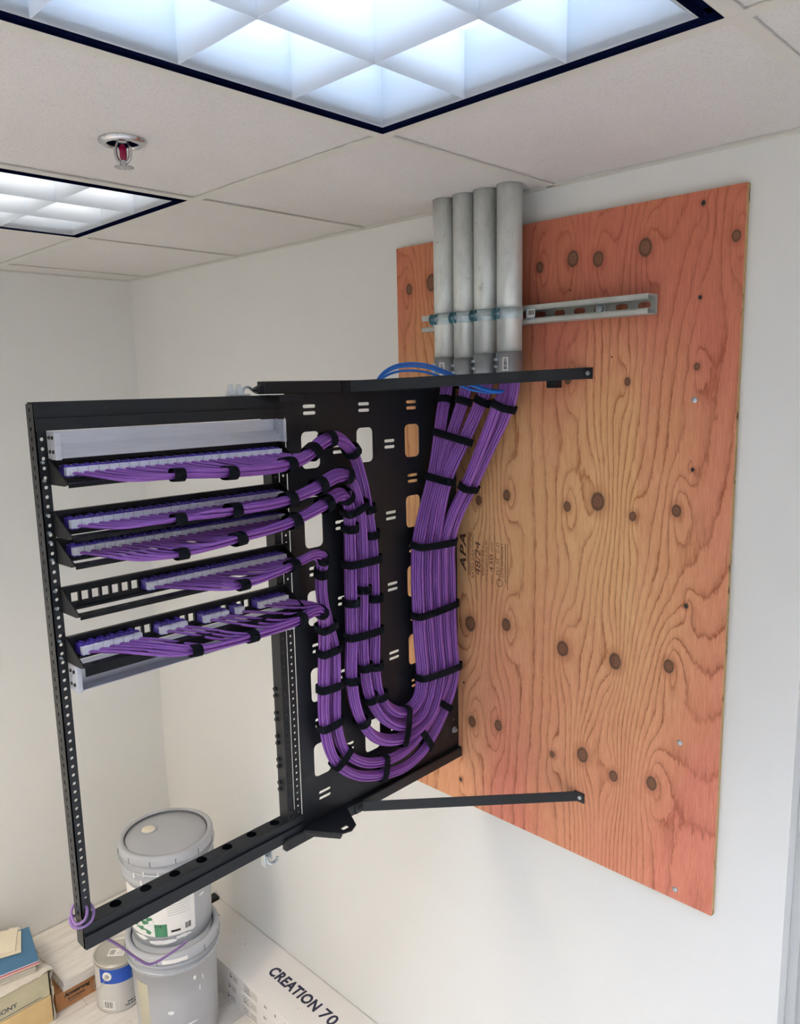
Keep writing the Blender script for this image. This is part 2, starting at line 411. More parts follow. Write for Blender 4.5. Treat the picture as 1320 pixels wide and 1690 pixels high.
h = MB(); h.cyl((3.39, 0.06, 0.95), (3.39, 0.02, 0.95), 0.01); h.cyl((3.395, 0.02, 0.95), (3.28, 0.02, 0.95), 0.009); h.build('door_handle', M['chrome'], d1)

fl = bpy.data.objects.new('floor', MB().box(-0.1, RX + 0.1, RY - 0.1, 0.1, -0.06, -0.004).mesh('floor', M['edge'])); COL.objects.link(fl); fl['kind'] = 'structure'
pm = {}
nx, ny = 24, 3
PW, PL = RX / nx, 1.22
for i in range(nx):
    off = -((i * 0.47) % 1.0) * PL
    y1 = 0.0 + off + PL
    while y1 > RY:
        a, b = max(RY, y1 - PL), min(0.0, y1)
        if b - a > 0.02:
            key = (round(b - a, 3))
            if key not in pm: pm[key] = MB().box(0.0006, PW - 0.0006, 0.0006, (b - a) - 0.0006, -0.004, 0.0).mesh('floor_plank', M['plank'])
            link('floor_plank', pm[key], fl, 0.0, 2, (i * PW, a, 0))
        y1 -= PL

ce = bpy.data.objects.new('ceiling', MB().box(-0.1, RX + 0.1, RY - 0.1, 0.1, CEIL + 0.17, CEIL + 0.2).mesh('ceiling', M['blackin'])); COL.objects.link(ce); ce['kind'] = 'structure'
GX = [0.0, 0.155, 0.765, 1.375, 1.99, 2.60, 3.21, 3.82, RX]
GY = [0.0, -0.537, -1.757, -2.977, RY]
TW = 0.012
LIGHTS = {(2, 1): 'warm', (4, 1): 'cool', (6, 1): 'rear_fill', (6, 2): 'rear_fill', (4, 2): 'rear_fill', (2, 2): 'rear_fill'}
for x in GX[1:-1]:
    for j in range(len(GY) - 1):
        MB().box(x - TW, x + TW, GY[j + 1] + TW, GY[j] - TW, CEIL, CEIL + 0.004).box(x - 0.001, x + 0.001, GY[j + 1] + TW, GY[j] - TW, CEIL + 0.004, CEIL + 0.03).build('ceiling_tee', M['tee'], ce, 0.0006, 1)
for y in GY[1:-1]:
    MB().box(0, RX, y - TW, y + TW, CEIL, CEIL + 0.004).box(0, RX, y - 0.001, y + 0.001, CEIL + 0.004, CEIL + 0.03).build('ceiling_tee', M['tee'], ce, 0.0006, 1)
MB().box(0, RX, -0.02, 0, CEIL, CEIL + 0.004).box(0, 0.02, RY, -0.02, CEIL, CEIL + 0.004).build('edge_angle', M['tee'], ce)
CONDUIT_X = (1.739, 1.801, 1.863, 1.929); CONDUIT_Y = -0.083
for i in range(len(GX) - 1):
    for j in range(len(GY) - 1):
        if (i, j) in LIGHTS or (i, j) == (1, 1) and False: continue
        mb = MB(); a = (GX[i] + 0.002, GX[i + 1] - 0.002, GY[j + 1] + 0.002, GY[j] - 0.002)
        if (i, j) == (3, 0):        # the conduits pass through this tile
            mb.plate(rect(*a), [disc(x, CONDUIT_Y, 0.0295, 24) for x in CONDUIT_X], Z3(CEIL + 0.0045), (0, 0.012))
        elif (i, j) == (3, 1):
            mb.plate(rect(*a), [disc(1.664, -0.855, 0.0275, 24)], Z3(CEIL + 0.0045), (0, 0.012))
        else: mb.box(*a, CEIL + 0.0045, CEIL + 0.0165)
        mb.build('ceiling_tile', M['tile'], ce)

# ------------------------------------------------------------------ louvred ceiling lights
def troffer(i, j, label, colour, strength, lm='acrylic'):
    x0, x1, y0, y1 = GX[i] + TW, GX[i + 1] - TW, GY[j + 1] + TW, GY[j] - TW
    t = thing('ceiling_light', label, 'ceiling light', ((x0 + x1) / 2, (y0 + y1) / 2, CEIL), 'louvred ceiling lights')
    g = 0.019; H = CEIL
    rv = MB()                       # dark gap between the grid and the fitting
    rv.box(x0, x1, y0, y0 + g, H + 0.010, H + 0.013).box(x0, x1, y1 - g, y1, H + 0.010, H + 0.013).box(x0, x0 + g, y0, y1, H + 0.010, H + 0.013).box(x1 - g, x1, y0, y1, H + 0.010, H + 0.013)
    e_ = 0.0012
    rv.box(x0, x0 + e_, y0, y1, H - 0.0003, H + 0.010).box(x1 - e_, x1, y0, y1, H - 0.0003, H + 0.010).box(x0, x1, y0, y0 + e_, H - 0.0003, H + 0.010).box(x0, x1, y1 - e_, y1, H - 0.0003, H + 0.010)
    rv.build('reveal', M['navy'], t)
    a0, a1, b0, b1 = x0 + g, x1 - g, y0 + g, y1 - g
    sk = MB(); sk.box(a0 - e_, a0, b0 - e_, b1 + e_, H - 0.002, H + 0.010).box(a1, a1 + e_, b0 - e_, b1 + e_, H - 0.002, H + 0.010).box(a0, a1, b0 - e_, b0, H - 0.002, H + 0.010).box(a0, a1, b1, b1 + e_, H - 0.002, H + 0.010)
    sk.build('frame_skirt', M['navy'], t)
    fr = MB(); w = 0.006
    for q in ((a0, a1, b0, b0 + w), (a0, a1, b1 - w, b1), (a0, a0 + w, b0 + w, b1 - w), (a1 - w, a1, b0 + w, b1 - w)): fr.box(*q, H + 0.0020, H + 0.012)
    fr.build('frame', M['frame'], t)
    hs = MB(); hs.plate(rect(a0, a1, b0, b1), [rect(a0 + 0.002, a1 - 0.002, b0 + 0.002, b1 - 0.002)], Z3(H + 0.01), (0, 0.14)); hs.box(a0, a1, b0, b1, H + 0.15, H + 0.155)
    hs.build('housing', M['louvre'], t)
    a0 += w; a1 -= w; b0 += w; b1 -= w
    bt, tp, dp = 0.0010, 0.0020, 0.095
    def blade(p0, p1, nrm, half=None):
        mb = MB(); n = Vector(nrm)
        prof = [(0.0, bt), (0.35, bt + (tp - bt) * 0.45), (0.7, bt + (tp - bt) * 0.8), (1.0, tp)]
        vs = []
        for p in (Vector(p0), Vector(p1)):
            for s in (-1, 1):
                for f, w2 in prof:
                    ww = w2 * (1 if half is None or half == s else 0)
                    vs.append(p + n * (s * ww) + Vector((0, 0, H + dp * f)))
        k = len(prof); fs = []
        for q in range(k - 1):
            fs += [(q, q + 1, 2 * k + q + 1, 2 * k + q), (k + q + 1, k + q, 3 * k + q, 3 * k + q + 1)]
        fs += [(0, 2 * k, 3 * k, k), (k - 1, 2 * k - 1, 4 * k - 1, 3 * k - 1)]
        mb.add(vs, fs, True); mb.build('louvre_blade', M[lm], t)
    for c in range(4):
        x = a0 + (a1 - a0) * c / 3
        blade((x, b0, 0), (x, b1, 0), (1, 0, 0), 1 if c == 0 else (-1 if c == 3 else None))
    for r in range(7):
        y = b0 + (b1 - b0) * r / 6
        blade((a0, y, 0), (a1, y, 0), (0, 1, 0), 1 if r == 0 else (-1 if r == 6 else None))
    gm = glow('lamp_tube', colour, strength)
    for c in range(3):
        x = a0 + (a1 - a0) * (c + 0.5) / 3
        MB().cyl((x, b0 + 0.02, H + 0.118), (x, b1 - 0.02, H + 0.118), 0.014, None, 12).build('lamp_tube', gm, t)
    return t
troffer(2, 1, 'small-looking ceiling light far off by the left wall', (255, 240, 222), TUBE_WARM)
troffer(4, 1, 'large bluish-white louvred ceiling light over the rack, nearest the camera', (226, 240, 255), TUBE_COOL)
for i_, j_, w_ in ((6, 1, 'beside the camera, toward the door'), (6, 2, 'behind the camera, toward the door'), (4, 2, 'behind the camera, in the middle'), (2, 2, 'behind the camera, by the left wall')):  # these fittings are added out of view to brighten the room
    troffer(i_, j_, 'added unseen louvred fill light ' + w_, ((222, 234, 255) if i_ > 3 else (255, 238, 212)), TUBE_REAR_FILL * (1.0 if i_ > 2 else 1.8), 'louvredark')

# sprinkler head
sx, sy = 1.664, -0.855
t = thing('sprinkler_head', 'chrome fire sprinkler with a red bulb hanging from a ceiling tile', 'sprinkler', (sx, sy, CEIL))
c = (sx, sy, CEIL)
MB().lathe([(0.0262, 0.004), (0.0265, -0.003), (0.0285, -0.0045), (0.034, -0.0042), (0.0395, -0.001), (0.040, 0.0044)], c, 40).build('escutcheon', M['chrome'], t)
MB().lathe([(0.0, 0.018), (0.0262, 0.018), (0.0262, -0.001)], c, 30).build('cup', M['navy'], t)
fb = MB().cyl((sx, sy, CEIL + 0.018), (sx, sy, CEIL + 0.002), 0.011, 0.011, 16)
for s in (-1, 1):
    dx, dy = 0.72 * s, 0.70 * s
    pts = [(sx + dx * r, sy + dy * r, CEIL + z) for r, z in ((0.009, 0.004), (0.0125, -0.006), (0.013, -0.016), (0.0105, -0.027), (0.004, -0.034))]
    fb.tube(catmull(pts, 0.003), 0.0033, 8)
fb.cyl((sx, sy, CEIL - 0.030), (sx, sy, CEIL - 0.040), 0.0055, 0.0045, 12)
fb.build('frame', M['chrome'], t)
MB().lathe([(0.0, -0.032), (0.004, -0.030), (0.0062, -0.024), (0.0064, -0.008), (0.004, -0.003), (0, -0.001)], c, 14).build('bulb', M['red'], t)
de = MB()
for k in range(12):
    a = 2 * math.pi * k / 12
    m = Matrix.Translation((sx, sy, CEIL - 0.040)) @ Matrix.Rotation(a, 4, 'Z')
    de.box(0.002, 0.0165, -0.0028, 0.0028, -0.0012, 0.0, m)
de.cyl((sx, sy, CEIL - 0.0413), (sx, sy, CEIL - 0.0398), 0.009, 0.009, 16)
de.build('deflector', M['chrome'], t)

# ------------------------------------------------------------------ plywood backboard
PX0, PX1, PZ0, PZ1, PY = 1.5065, 2.4205, 1.099, 2.608, -0.0135
KNOTS=[(1.551,2.499,0.0110),(1.631,2.508,0.0167),(1.963,2.508,0.0098),(2.049,2.517,0.0138),(2.112,2.508,0.0131),(2.220,2.518,0.0146),(2.338,2.585,0.0048),(2.404,2.515,0.0090),(2.339,2.408,0.0036),(2.188,2.247,0.0070),(2.338,2.274,0.0062),(2.041,2.256,0.0095),(1.783,1.954,0.0098),(1.871,1.975,0.0110),(2.044,1.963,0.0097),(2.123,1.982,0.0167),(2.209,1.957,0.0085),(2.307,1.979,0.0104),(1.753,1.621,0.0165),(1.870,1.642,0.0132),(2.037,1.617,0.0151),(2.176,1.619,0.0150),(2.303,1.638,0.0122),(1.757,1.346,0.0126),(1.845,1.362,0.0118),(2.011,1.337,0.0070),(2.097,1.364,0.0147),(2.179,1.339,0.0108),(2.273,1.355,0.0128),(2.336,1.779,0.0052),(2.338,2.067,0.0038),(1.715,1.163,0.0055),]
def vnoise(u, v, seed):
    r = np.random.RandomState(seed); L = r.rand(97, 97)
    iu = np.floor(u).astype(int); iv = np.floor(v).astype(int); fu = u - iu; fv = v - iv
    fu = fu * fu * (3 - 2 * fu); fv = fv * fv * (3 - 2 * fv); g = lambda a, b: L[a % 97, b % 97]
    return (g(iu, iv) * (1 - fu) + g(iu + 1, iv) * fu) * (1 - fv) + (g(iu, iv + 1) * (1 - fu) + g(iu + 1, iv + 1) * fu) * fv - 0.5
def make_ply():
    t = thing('plywood_backboard', 'reddish knotty plywood board fixed to the white wall behind the cables', 'plywood', ((PX0 + PX1) / 2, PY, PZ0))
    NX, NZ = 230, 380
    X, Z = np.meshgrid(np.linspace(PX0, PX1, NX), np.linspace(PZ0, PZ1, NZ))
    u, v = X - PX0, Z - PZ0
    wu = u + 0.022 * vnoise(u * 5 + 3, v * 1.6, 1) + 0.008 * vnoise(u * 16, v * 4, 2)
    dens = 34 + 16 * vnoise(u * 4.0, v * 0.4 + 9, 3)
    grain = wu * dens + 7.0 * vnoise(u * 4.2 + 7, v * 1.05 + 2, 4) + 2.6 * vnoise(u * 9 + 5, v * 2.6, 5)
    kd = np.full(u.shape, 9.0)
    for i, (kx, kz, r) in enumerate(KNOTS):
        du, dv = X - kx, Z - kz
        grain += (1 if i % 3 else -1) * min(1.0, r / 0.011) * (1.5 * np.exp(-(du / (2.0 * r + 0.006)) ** 2 - (dv / (5.5 * r + 0.02)) ** 2) + 0.8 * np.exp(-(du / (0.045)) ** 2 - (dv / 0.11) ** 2))
        grain += np.sign(du) * 0.9 * np.exp(-(np.abs(du) / (3.2 * r))) * np.exp(-(dv / (5 * r)) ** 2) * (1 - np.exp(-(du / (0.5 * r)) ** 2))
        kd = np.minimum(kd, np.sqrt((du / r) ** 2 + (dv / (r * 1.3)) ** 2))
    cu, cz = u / (PX1 - PX0), v / (PZ1 - PZ0)
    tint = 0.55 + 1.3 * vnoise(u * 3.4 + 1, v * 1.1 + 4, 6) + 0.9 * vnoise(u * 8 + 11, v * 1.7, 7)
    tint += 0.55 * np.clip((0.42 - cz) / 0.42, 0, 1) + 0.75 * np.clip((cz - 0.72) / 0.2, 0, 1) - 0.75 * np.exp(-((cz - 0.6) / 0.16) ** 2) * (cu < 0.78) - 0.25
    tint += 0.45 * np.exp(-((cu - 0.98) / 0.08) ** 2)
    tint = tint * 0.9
    tone_shade = 0.15 + 0.85 * np.clip((cz - 0.55) / 0.4, 0, 1) + 0.3 * vnoise(u * 6, v * 1.3, 8)  # darker towards the top: partly wood colour, partly room shade painted in
    co = np.stack([X.ravel(), np.full(X.size, PY), Z.ravel()], 1)
    idx = np.arange(NX * NZ).reshape(NZ, NX)
    q = np.stack([idx[:-1, :-1], idx[:-1, 1:], idx[1:, 1:], idx[1:, :-1]], -1).reshape(-1, 4)
    me = bpy.data.meshes.new('face'); nf = len(q)
    me.vertices.add(len(co)); me.vertices.foreach_set('co', co.ravel())
    me.loops.add(nf * 4); me.loops.foreach_set('vertex_index', q.ravel().astype(np.int32))
    me.polygons.add(nf); me.polygons.foreach_set('loop_start', np.arange(nf, dtype=np.int32) * 4)
    me.update(calc_edges=True)
    for nm, a in (('grain', grain + 40), ('knot', kd), ('tint', np.clip(tint, 0, 1)), ('tone_shade', np.clip(tone_shade, 0, 1))):
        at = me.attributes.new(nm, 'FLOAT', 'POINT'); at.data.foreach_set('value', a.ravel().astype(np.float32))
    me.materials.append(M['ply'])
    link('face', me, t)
    MB().box(PX0, PX1, PY + 0.0004, -0.0004, PZ0, PZ1).build('core', M['plyedge'], t)
    for sx, sz in ((2.336, 2.208), (2.334, 1.472), (2.337, 1.123)):
        MB().lathe([(0, 0.0022), (0.0035, 0.002), (0.0062, 0.0006), (0.0062, 0)], (0, 0, 0), 14).build('screw', M['zinc'], t)
        o = t.children[-1]; o.location = (sx, PY, sz); o.rotation_euler = (math.pi / 2, 0, 0)
    for sx, sz, r in ((2.338, 2.067, 0.0035), (2.336, 1.779, 0.0042), (2.339, 2.408, 0.004), (2.338, 2.585, 0.004), (1.715, 1.163, 0.004), (1.729, 1.45, 0.003), (2.15, 2.30, 0.002), (2.045, 2.45, 0.002)):
        MB().cyl((sx, PY - 0.0004, sz), (sx, PY + 0.0001, sz), r, r, 12).build('nail_hole', M['inkblack'], t)
    # grade stamp, read from below upwards
    R, U = (0, 0, 1), (-1, 0, 0); K = M['stampink']; y = PY - 0.0002
    def line(s, x1, z0, z1, hgt, **kw): lettering('grade_stamp', s, (x1, y, z0), R, U, z1 - z0, hgt, K, t, 0.0003, **kw)
    line('APA', 1.740, 1.760, 1.862, 0.021, shear=0.3, bold=0.03, space=1.15)
    line('RATED SHEATHING', 1.7665, 1.748, 1.866, 0.0085)
    line('48/24', 1.788, 1.757, 1.846, 0.0175, shear=0.15)
    line('EXPOSURE 1', 1.8005, 1.760, 1.836, 0.0072)
    line('THICKNESS 0.703 IN', 1.811, 1.744, 1.852, 0.0068)
    line('430', 1.8285, 1.772, 1.818, 0.011)
    line('PS1-22   C-D', 1.8475, 1.768, 1.852, 0.0085)
    line('23/32 CATEGORY', 1.8605, 1.762, 1.852, 0.008)
    rl = MB()
    for x, w, z0, z1 in ((1.7465, 0.0014, 1.752, 1.868), (1.7530, 0.0014, 1.752, 1.868), (1.824, 0.0016, 1.742, 1.765), (1.824, 0.0016, 1.826, 1.852), (1.8665, 0.0016, 1.752, 1.852), (1.8735, 0.0012, 1.735, 1.852)):
        rl.box(x, x + w, y - 0.0003, y + 0.0002, z0, z1)
    rl.build('stamp_rule', K, t)
    rg = MB()
    rg.tube([(1.8495 + 0.0095 * math.cos(a), y, 1.748 + 0.0095 * math.sin(a)) for a in np.linspace(0, 2 * math.pi, 24, endpoint=False)], 0.0008, 4, closed=True)
    rg.build('stamp_ring', K, t)
    return t
make_ply()

# ------------------------------------------------------------------ strut channel and conduits
t = thing('strut_channel', 'slotted galvanized strut channel running behind the conduits on the plywood', 'strut channel', (1.93, PY, 2.403))
zc, hz, dy = 2.402, 0.0200, 0.041
sl = [rect(x - 0.014, x + 0.014, zc - 0.007, zc + 0.007, 0.0068, 4) for x in np.arange(2.2227 - 0.0511 * 11, 2.24, 0.0511)]
ch = MB(); ch.plate(rect(1.632, 2.2505, zc - hz, zc + hz), sl, Y3(PY - 0.0005), (0, 0.0022))
for s in (-1, 1):
    a, b = sorted((zc + s * hz, zc + s * (hz - 0.0022)))
    ch.box(1.632, 2.2505, PY - dy, PY - 0.0005, a, b)
    a, b = sorted((zc + s * hz, zc + s * (hz - 0.0095)))
    ch.box(1.632, 2.2505, PY - dy - 0.001, PY - dy + 0.0014, a, b)
    a, b = sorted((zc + s * (hz - 0.0095), zc + s * (hz - 0.0115)))
    ch.box(1.632, 2.2505, PY - dy + 0.0, PY - dy + 0.008, a, b)
ch.build('channel', M['strut'], t, 0.0007, 1)
b = MB(); b.cyl((2.1233, PY - 0.0027, zc), (2.1233, PY - 0.005, zc), 0.0125, 0.0125, 24); b.cyl((2.1233, PY - 0.005, zc), (2.1233, PY - 0.0115, zc), 0.0082, 0.0078, 6); b.build('bolt', M['zinc'], t)

names = ('leftmost', 'second from the left', 'third from the left', 'rightmost')
RC = 0.0288
for i, cx in enumerate(CONDUIT_X):
    t = thing('conduit', 'galvanized steel conduit dropping from the ceiling, ' + names[i] + ' of the four', 'conduit', (cx, CONDUIT_Y, 2.25), 'conduits over the rack')
    zb = 2.303 + (0.004, 0.0, 0.008, 0.010)[i]
    p = MB().lathe([(RC - 0.002, CEIL + 0.06 - zb), (RC, CEIL + 0.06 - zb), (RC, 0), (RC - 0.002, 0), (RC - 0.002, CEIL + 0.06 - zb)], (cx, CONDUIT_Y, zb), 36)
    p.build('pipe', M['galv'], t)
    r = RC + 0.0022
    cn = MB().lathe([(r - 0.004, 0.006), (r, 0.006), (r, 0.004 - 0.05), (r + 0.002, -0.052), (r + 0.002, -0.058), (r - 0.005, -0.058), (r - 0.005, 0.006)], (cx, CONDUIT_Y, zb), 36)
    co_ = cn.build('connector', M['connector'], t)
    for a in (-112, -100):
        for dz in (-0.010, -0.026):
            ar = math.radians(a - 20); d = Vector((math.cos(ar), math.sin(ar), 0)); q = Vector((cx, CONDUIT_Y, zb + dz))
            MB().cyl(q + d * (r - 0.002), q + d * (r + 0.005), 0.0042, 0.0036, 10).build('set_screw', M['zinc'], co_)
    if i in (0, 3):
        ar = math.radians(-48); d = Vector((math.cos(ar), math.sin(ar), 0)); rt = Vector((-d.y, d.x, 0)); q = Vector((cx, CONDUIT_Y, zb - 0.036)) + d * (r + 0.0004) - rt * 0.006
        barcode(co_, q, (0, 0, 1), -rt, 0.030, 0.012)
    # two-piece strap: a band round the pipe with two screw ears at the left
    zs, wb2 = zc + 0.002, 0.0125
    sb = MB(); r2 = RC + 0.0004
    sb.lathe([(r2, -wb2), (r2 + 0.0018, -wb2), (r2 + 0.0018, wb2), (r2, wb2), (r2, -wb2)], (cx, CONDUIT_Y, zs), 30, math.radians(-205), math.radians(25))
    st = sb.build('strap', M['zincpale'], t)
    for k, ex in enumerate((-0.0015, 0.0105)):
        ea = MB(); m = Matrix.Translation((cx - 0.017 + ex * 1.1, CONDUIT_Y - RC - 0.0035, zs))
        ea.prism([(-0.011, -wb2), (0.004, -wb2), (0.008, -wb2 * 0.6), (0.010, 0), (0.008, wb2 * 0.6), (0.004, wb2), (-0.011, wb2)], lambda u, v, w, m=m: m @ Vector((w, -u, v)), (-0.0009, 0.0009))
        ea.build('ear', M['zincblue'], st)
    sc = MB(); p0 = Vector((cx - 0.046, CONDUIT_Y - RC - 0.005, zs)); sc.cyl(p0, p0 + Vector((0.044, 0, 0)), 0.0024, None, 8); sc.cyl(p0 + Vector((0.0415, 0, 0)), p0 + Vector((0.0455, 0, 0)), 0.0062, None, 6)
    sc.build('strap_bolt', M['zinc'], st)
    if i == 3:
        tg = MB(); tg.box(cx + RC - 0.001, cx + RC + 0.021, -0.0575, -0.0567, zs - 0.012, zs + 0.012); tb = tg.build('strap_tab', M['zinc'], t)
        barcode(tb, (cx + RC + 0.003, -0.0579, zs - 0.008), (1, 0, 0), (0, 0, 1), 0.020, 0.016)

# ------------------------------------------------------------------ wall rack: back plate on the wall side, swing frame towards the room
XR = 1.709
rack = thing('rack_frame', 'black swing-out wall rack frame with a slotted plate, standing off the plywood', 'rack', (XR, -0.54, 1.235))
def part(mb, name, m='black', parent=None, bevel=0.0008): return mb.build(name, M[m], parent or rack, bevel, 1)
Y0, Y1 = -1.0665, -0.5615
# left post: end face with square holes, front flange with round holes
p = MB()
zz = np.arange(1.285, 2.225, 0.01588)
p.plate(rect(1.679, XR, 1.251, 2.2315), [rect(1.693 - (0.0034 if k % 3 == 0 else 0.0022), 1.693 + (0.0034 if k % 3 == 0 else 0.0022), z - 0.0034, z + 0.0034) for k, z in enumerate(zz)], Y3(Y0 + 0.0022), (0, 0.0022))
p.plate(rect(Y0, -1.0485, 1.251, 2.2315), [disc(-1.0568, z, 0.0032, 8) for z in zz if z > 1.31 and z < 2.18], X3(XR - 0.0022), (0, 0.0022))
p.build('left_post', M['black'], rack)
p = MB()
for y0, y1 in ((-0.6025, -0.5855), (-0.5815, -0.5640)):
    p.plate(rect(y0, y1, 1.285, 2.235), [disc((y0 + y1) / 2, z, 0.0028, 8) for z in np.arange(1.305, 2.19, 0.01588)], X3(XR - 0.0022), (0, 0.0022))
p.box(1.679, XR - 0.0022, -0.6025, -0.6005, 1.285, 2.235); p.box(1.679, XR - 0.0022, -0.5842, -0.5828, 1.285, 2.235); p.box(XR - 0.012, XR - 0.009, -0.5855, -0.5815, 1.285, 2.235)
p.build('inner_post', M['black'], rack)
ps = 0
for k in range(5):
    for d in (0, 0.0159):
        z = 1.602 - k * 0.0445 * 1.23 - d
        MB().cyl((1.688, -0.6025, z), (1.688, -0.6085, z), 0.0052, 0.0046, 10).build('cage_screw', M['black'], rack)
def rail(name, z0, zm, z1, holes=()):
    m = MB()
    m.box(XR - 0.0014, XR + 0.0010, Y0 + 0.0005, Y1, zm, z1)
    m.box(XR - 0.0014, XR + 0.0052, Y0 + 0.0005, Y1, zm - 0.002, zm)
    m.box(XR + 0.0032, XR + 0.0052, Y0 + 0.0005, Y1, z0, zm - 0.002)
    m.plate(rect(1.676, XR - 0.002, Y0 + 0.004, Y1), [disc(1.6895, y, 0.0112, 20) for y in holes], Z3(z1 - 0.002), (0, 0.002))
    m.box(1.676, 1.678, Y0 + 0.004, Y1, z0, z1 - 0.002); m.box(1.678, XR + 0.0032, Y0 + 0.004, Y1, z0, z0 + 0.002)
    return m.build(name, M['black'], rack)
rail('bottom_rail', 1.2515, 1.277, 1.2955, [-0.9950, -0.9335, -0.8715, -0.8100, -0.7485, -0.6868, -0.6253])
tr = rail('top_rail', 2.1880, 2.2080, 2.2345)
MB().cyl((XR - 0.0015, -0.945, 2.2215), (XR + 0.0016, -0.945, 2.2215), 0.0032, None, 10).build('rivet_hole', M['inkblack'], tr)
# back plate with rounded cable windows and strap slots
win = [rect(y - 0.0255, y + 0.0255, z - 0.0795, z, 0.012, 4) for y in (-0.4965, -0.3370, -0.1795) for z in (2.1553, 1.9810, 1.8050, 1.6270, 1.4470)]
slots = []
def slotpair(y, z): slots.extend([rect(y - 0.0175, y + 0.0175, z - 0.0036, z + 0.0036, 0.0034, 3), rect(y - 0.0175, y + 0.0175, z - 0.0180, z - 0.0108, 0.0034, 3)])
for y in (-0.4965, -0.3370, -0.1805): slotpair(y, 2.2090)
for z in (2.0310, 1.8560, 1.6800, 1.5040): slotpair(-0.4965, z); slotpair(-0.1795, z)
for z in (2.1200, 1.9480, 1.7720, 1.5970, 1.4120): slotpair(-0.4170, z); slotpair(-0.2570, z)
slotpair(-0.4940, 1.3260)
slots += [rect(-0.0740, -0.0715, 1.300, 1.335), rect(-0.0620, -0.0595, 1.300, 1.335)] + [disc(-0.0330, z, 0.004, 8) for z in (1.345, 1.80, 2.20)]
MB().plate(rect(Y1 + 0.001, -0.0140, 1.262, 2.2620), win + slots, X3(XR - 0.0022), (0, 0.0022)).build('back_plate', M['black'], rack)
b = MB(); b.box(XR - 0.0022, XR + 0.0120, -0.618, -0.0140, 1.2600, 1.2622); b.box(XR + 0.0100, XR + 0.0122, -0.618, -0.0140, 1.2350, 1.2600); b.box(XR - 0.0022, XR + 0.0122, -0.6195, -0.618, 1.2350, 1.2622); part(b, 'plate_bottom_flange')
b = MB(); b.box(XR - 0.0022, XR + 0.0120, -0.618, -0.0140, 2.2600, 2.2625); b.box(XR + 0.0100, XR + 0.0122, -0.618, -0.0140, 2.2370, 2.2600); b.box(XR - 0.012, XR + 0.0122, -0.6195, -0.618, 2.2370, 2.2625); part(b, 'plate_top_flange')
b = MB(); b.box(XR - 0.040, XR - 0.0022, -0.0165, -0.0140, 1.262, 2.262); part(b, 'mounting_flange')
# diagonal braces out to the plywood
for nm, z0, z1 in (('brace', 2.2490, 2.2670), ('brace', 1.2485, 1.2535)):
    A = Vector((XR + 0.0165, -0.392, z0)); B = Vector((2.083, PY - 0.0030, z1)); d = (B - A).normalized(); n = Vector((d.y, -d.x, 0)).normalized()
    b = MB(); hh = 0.0125
    vs = [q + n * s + Vector((0, 0, k)) for q in (A, B) for s in (-0.0012, 0.0012) for k in (-hh, hh)]
    b.add(vs, [(0, 1, 3, 2), (4, 6, 7, 5), (0, 4, 5, 1), (2, 3, 7, 6), (0, 2, 6, 4), (1, 5, 7, 3)])
    e = Vector((B.x - 0.004, PY - 0.0044, 0)); b.box(B.x - 0.006, B.x + 0.022, PY - 0.0030, PY - 0.0006, z1 - hh, z1 + hh)
    b.box(XR + 0.0122, XR + 0.0150, -0.414, -0.386, z0 - hh, z0 + hh)
    br = b.build('brace', M['black'], rack)
    MB().cyl((B.x + 0.011, PY - 0.003, z1), (B.x + 0.011, PY - 0.0062, z1), 0.0052, 0.0042, 12).build('brace_bolt', M['zinc'], br)
    MB().cyl((XR + 0.015, -0.402, z0), (XR + 0.0185, -0.402, z0), 0.0062, 0.005, 12).build('joint_bolt', M['black'], br)
b = MB(); b.box(1.998, 2.026, PY - 0.022, PY - 0.0006, 2.236, 2.2545); part(b, 'stub')
# hinge bracket at the top, lock tab at the bottom
b = MB(); b.box(XR, XR + 0.034, -0.600, -0.541, 2.2325, 2.2350); b.box(XR + 0.0315, XR + 0.034, -0.600, -0.541, 2.2205, 2.2325); part(b, 'hinge_bracket')
b = MB()
b.plate([(XR + 0.0122, -0.570), (XR + 0.085, -0.520), (XR + 0.092, -0.496), (XR + 0.082, -0.474), (XR + 0.0122, -0.440)], [rect(XR + 0.066, XR + 0.078, -0.509, -0.490, 0.002, 2)], Z3(1.262), (0, 0.003))
part(b, 'lock_tab', bevel=0)
b = MB(); b.prism([(-0.570, 1.262), (-0.570, 1.252), (-0.523, 1.252), (-0.520, 1.262)], lambda u, v, w: (XR + 0.0122 + (u + 0.570) * 1.46 + w, u, v), (0, 0.0025)); part(b, 'tab_gusset', bevel=0)
# toggle latches
la = MB(); la.box(XR - 0.022, XR - 0.006, -0.690, -0.640, 2.2350, 2.2385); la.build('latch_plate', M['clear'], rack, 0.001, 1)
for y0 in (-0.688, -0.668):
    la = MB(); la.prism([(0, 0), (0.012, 0), (0.012, 0.006), (0.007, 0.019), (0.004, 0.019), (0, 0.006)], lambda u, v, w, y0=y0: (XR - 0.014 + w, y0 + u, 2.2385 + v), (-0.006, 0.006)); la.build('latch_ear', M['clear'], rack, 0.0008, 1)
la = MB(); la.tube(catmull([(XR - 0.013, -0.655, 2.2385), (XR - 0.013, -0.650, 2.250), (XR - 0.013, -0.640, 2.252), (XR - 0.013, -0.628, 2.244), (XR - 0.013, -0.620, 2.2395)], 0.003), 0.0028, 8); la.build('latch_hook', M['zinc'], rack)
la = MB(); la.prism([(-0.618, 2.240), (-0.640, 2.246), (-0.618, 2.256)], lambda u, v, w: (XR - 0.006 + w, u, v), (-0.004, 0.010)); part(la, 'latch_keeper', bevel=0)
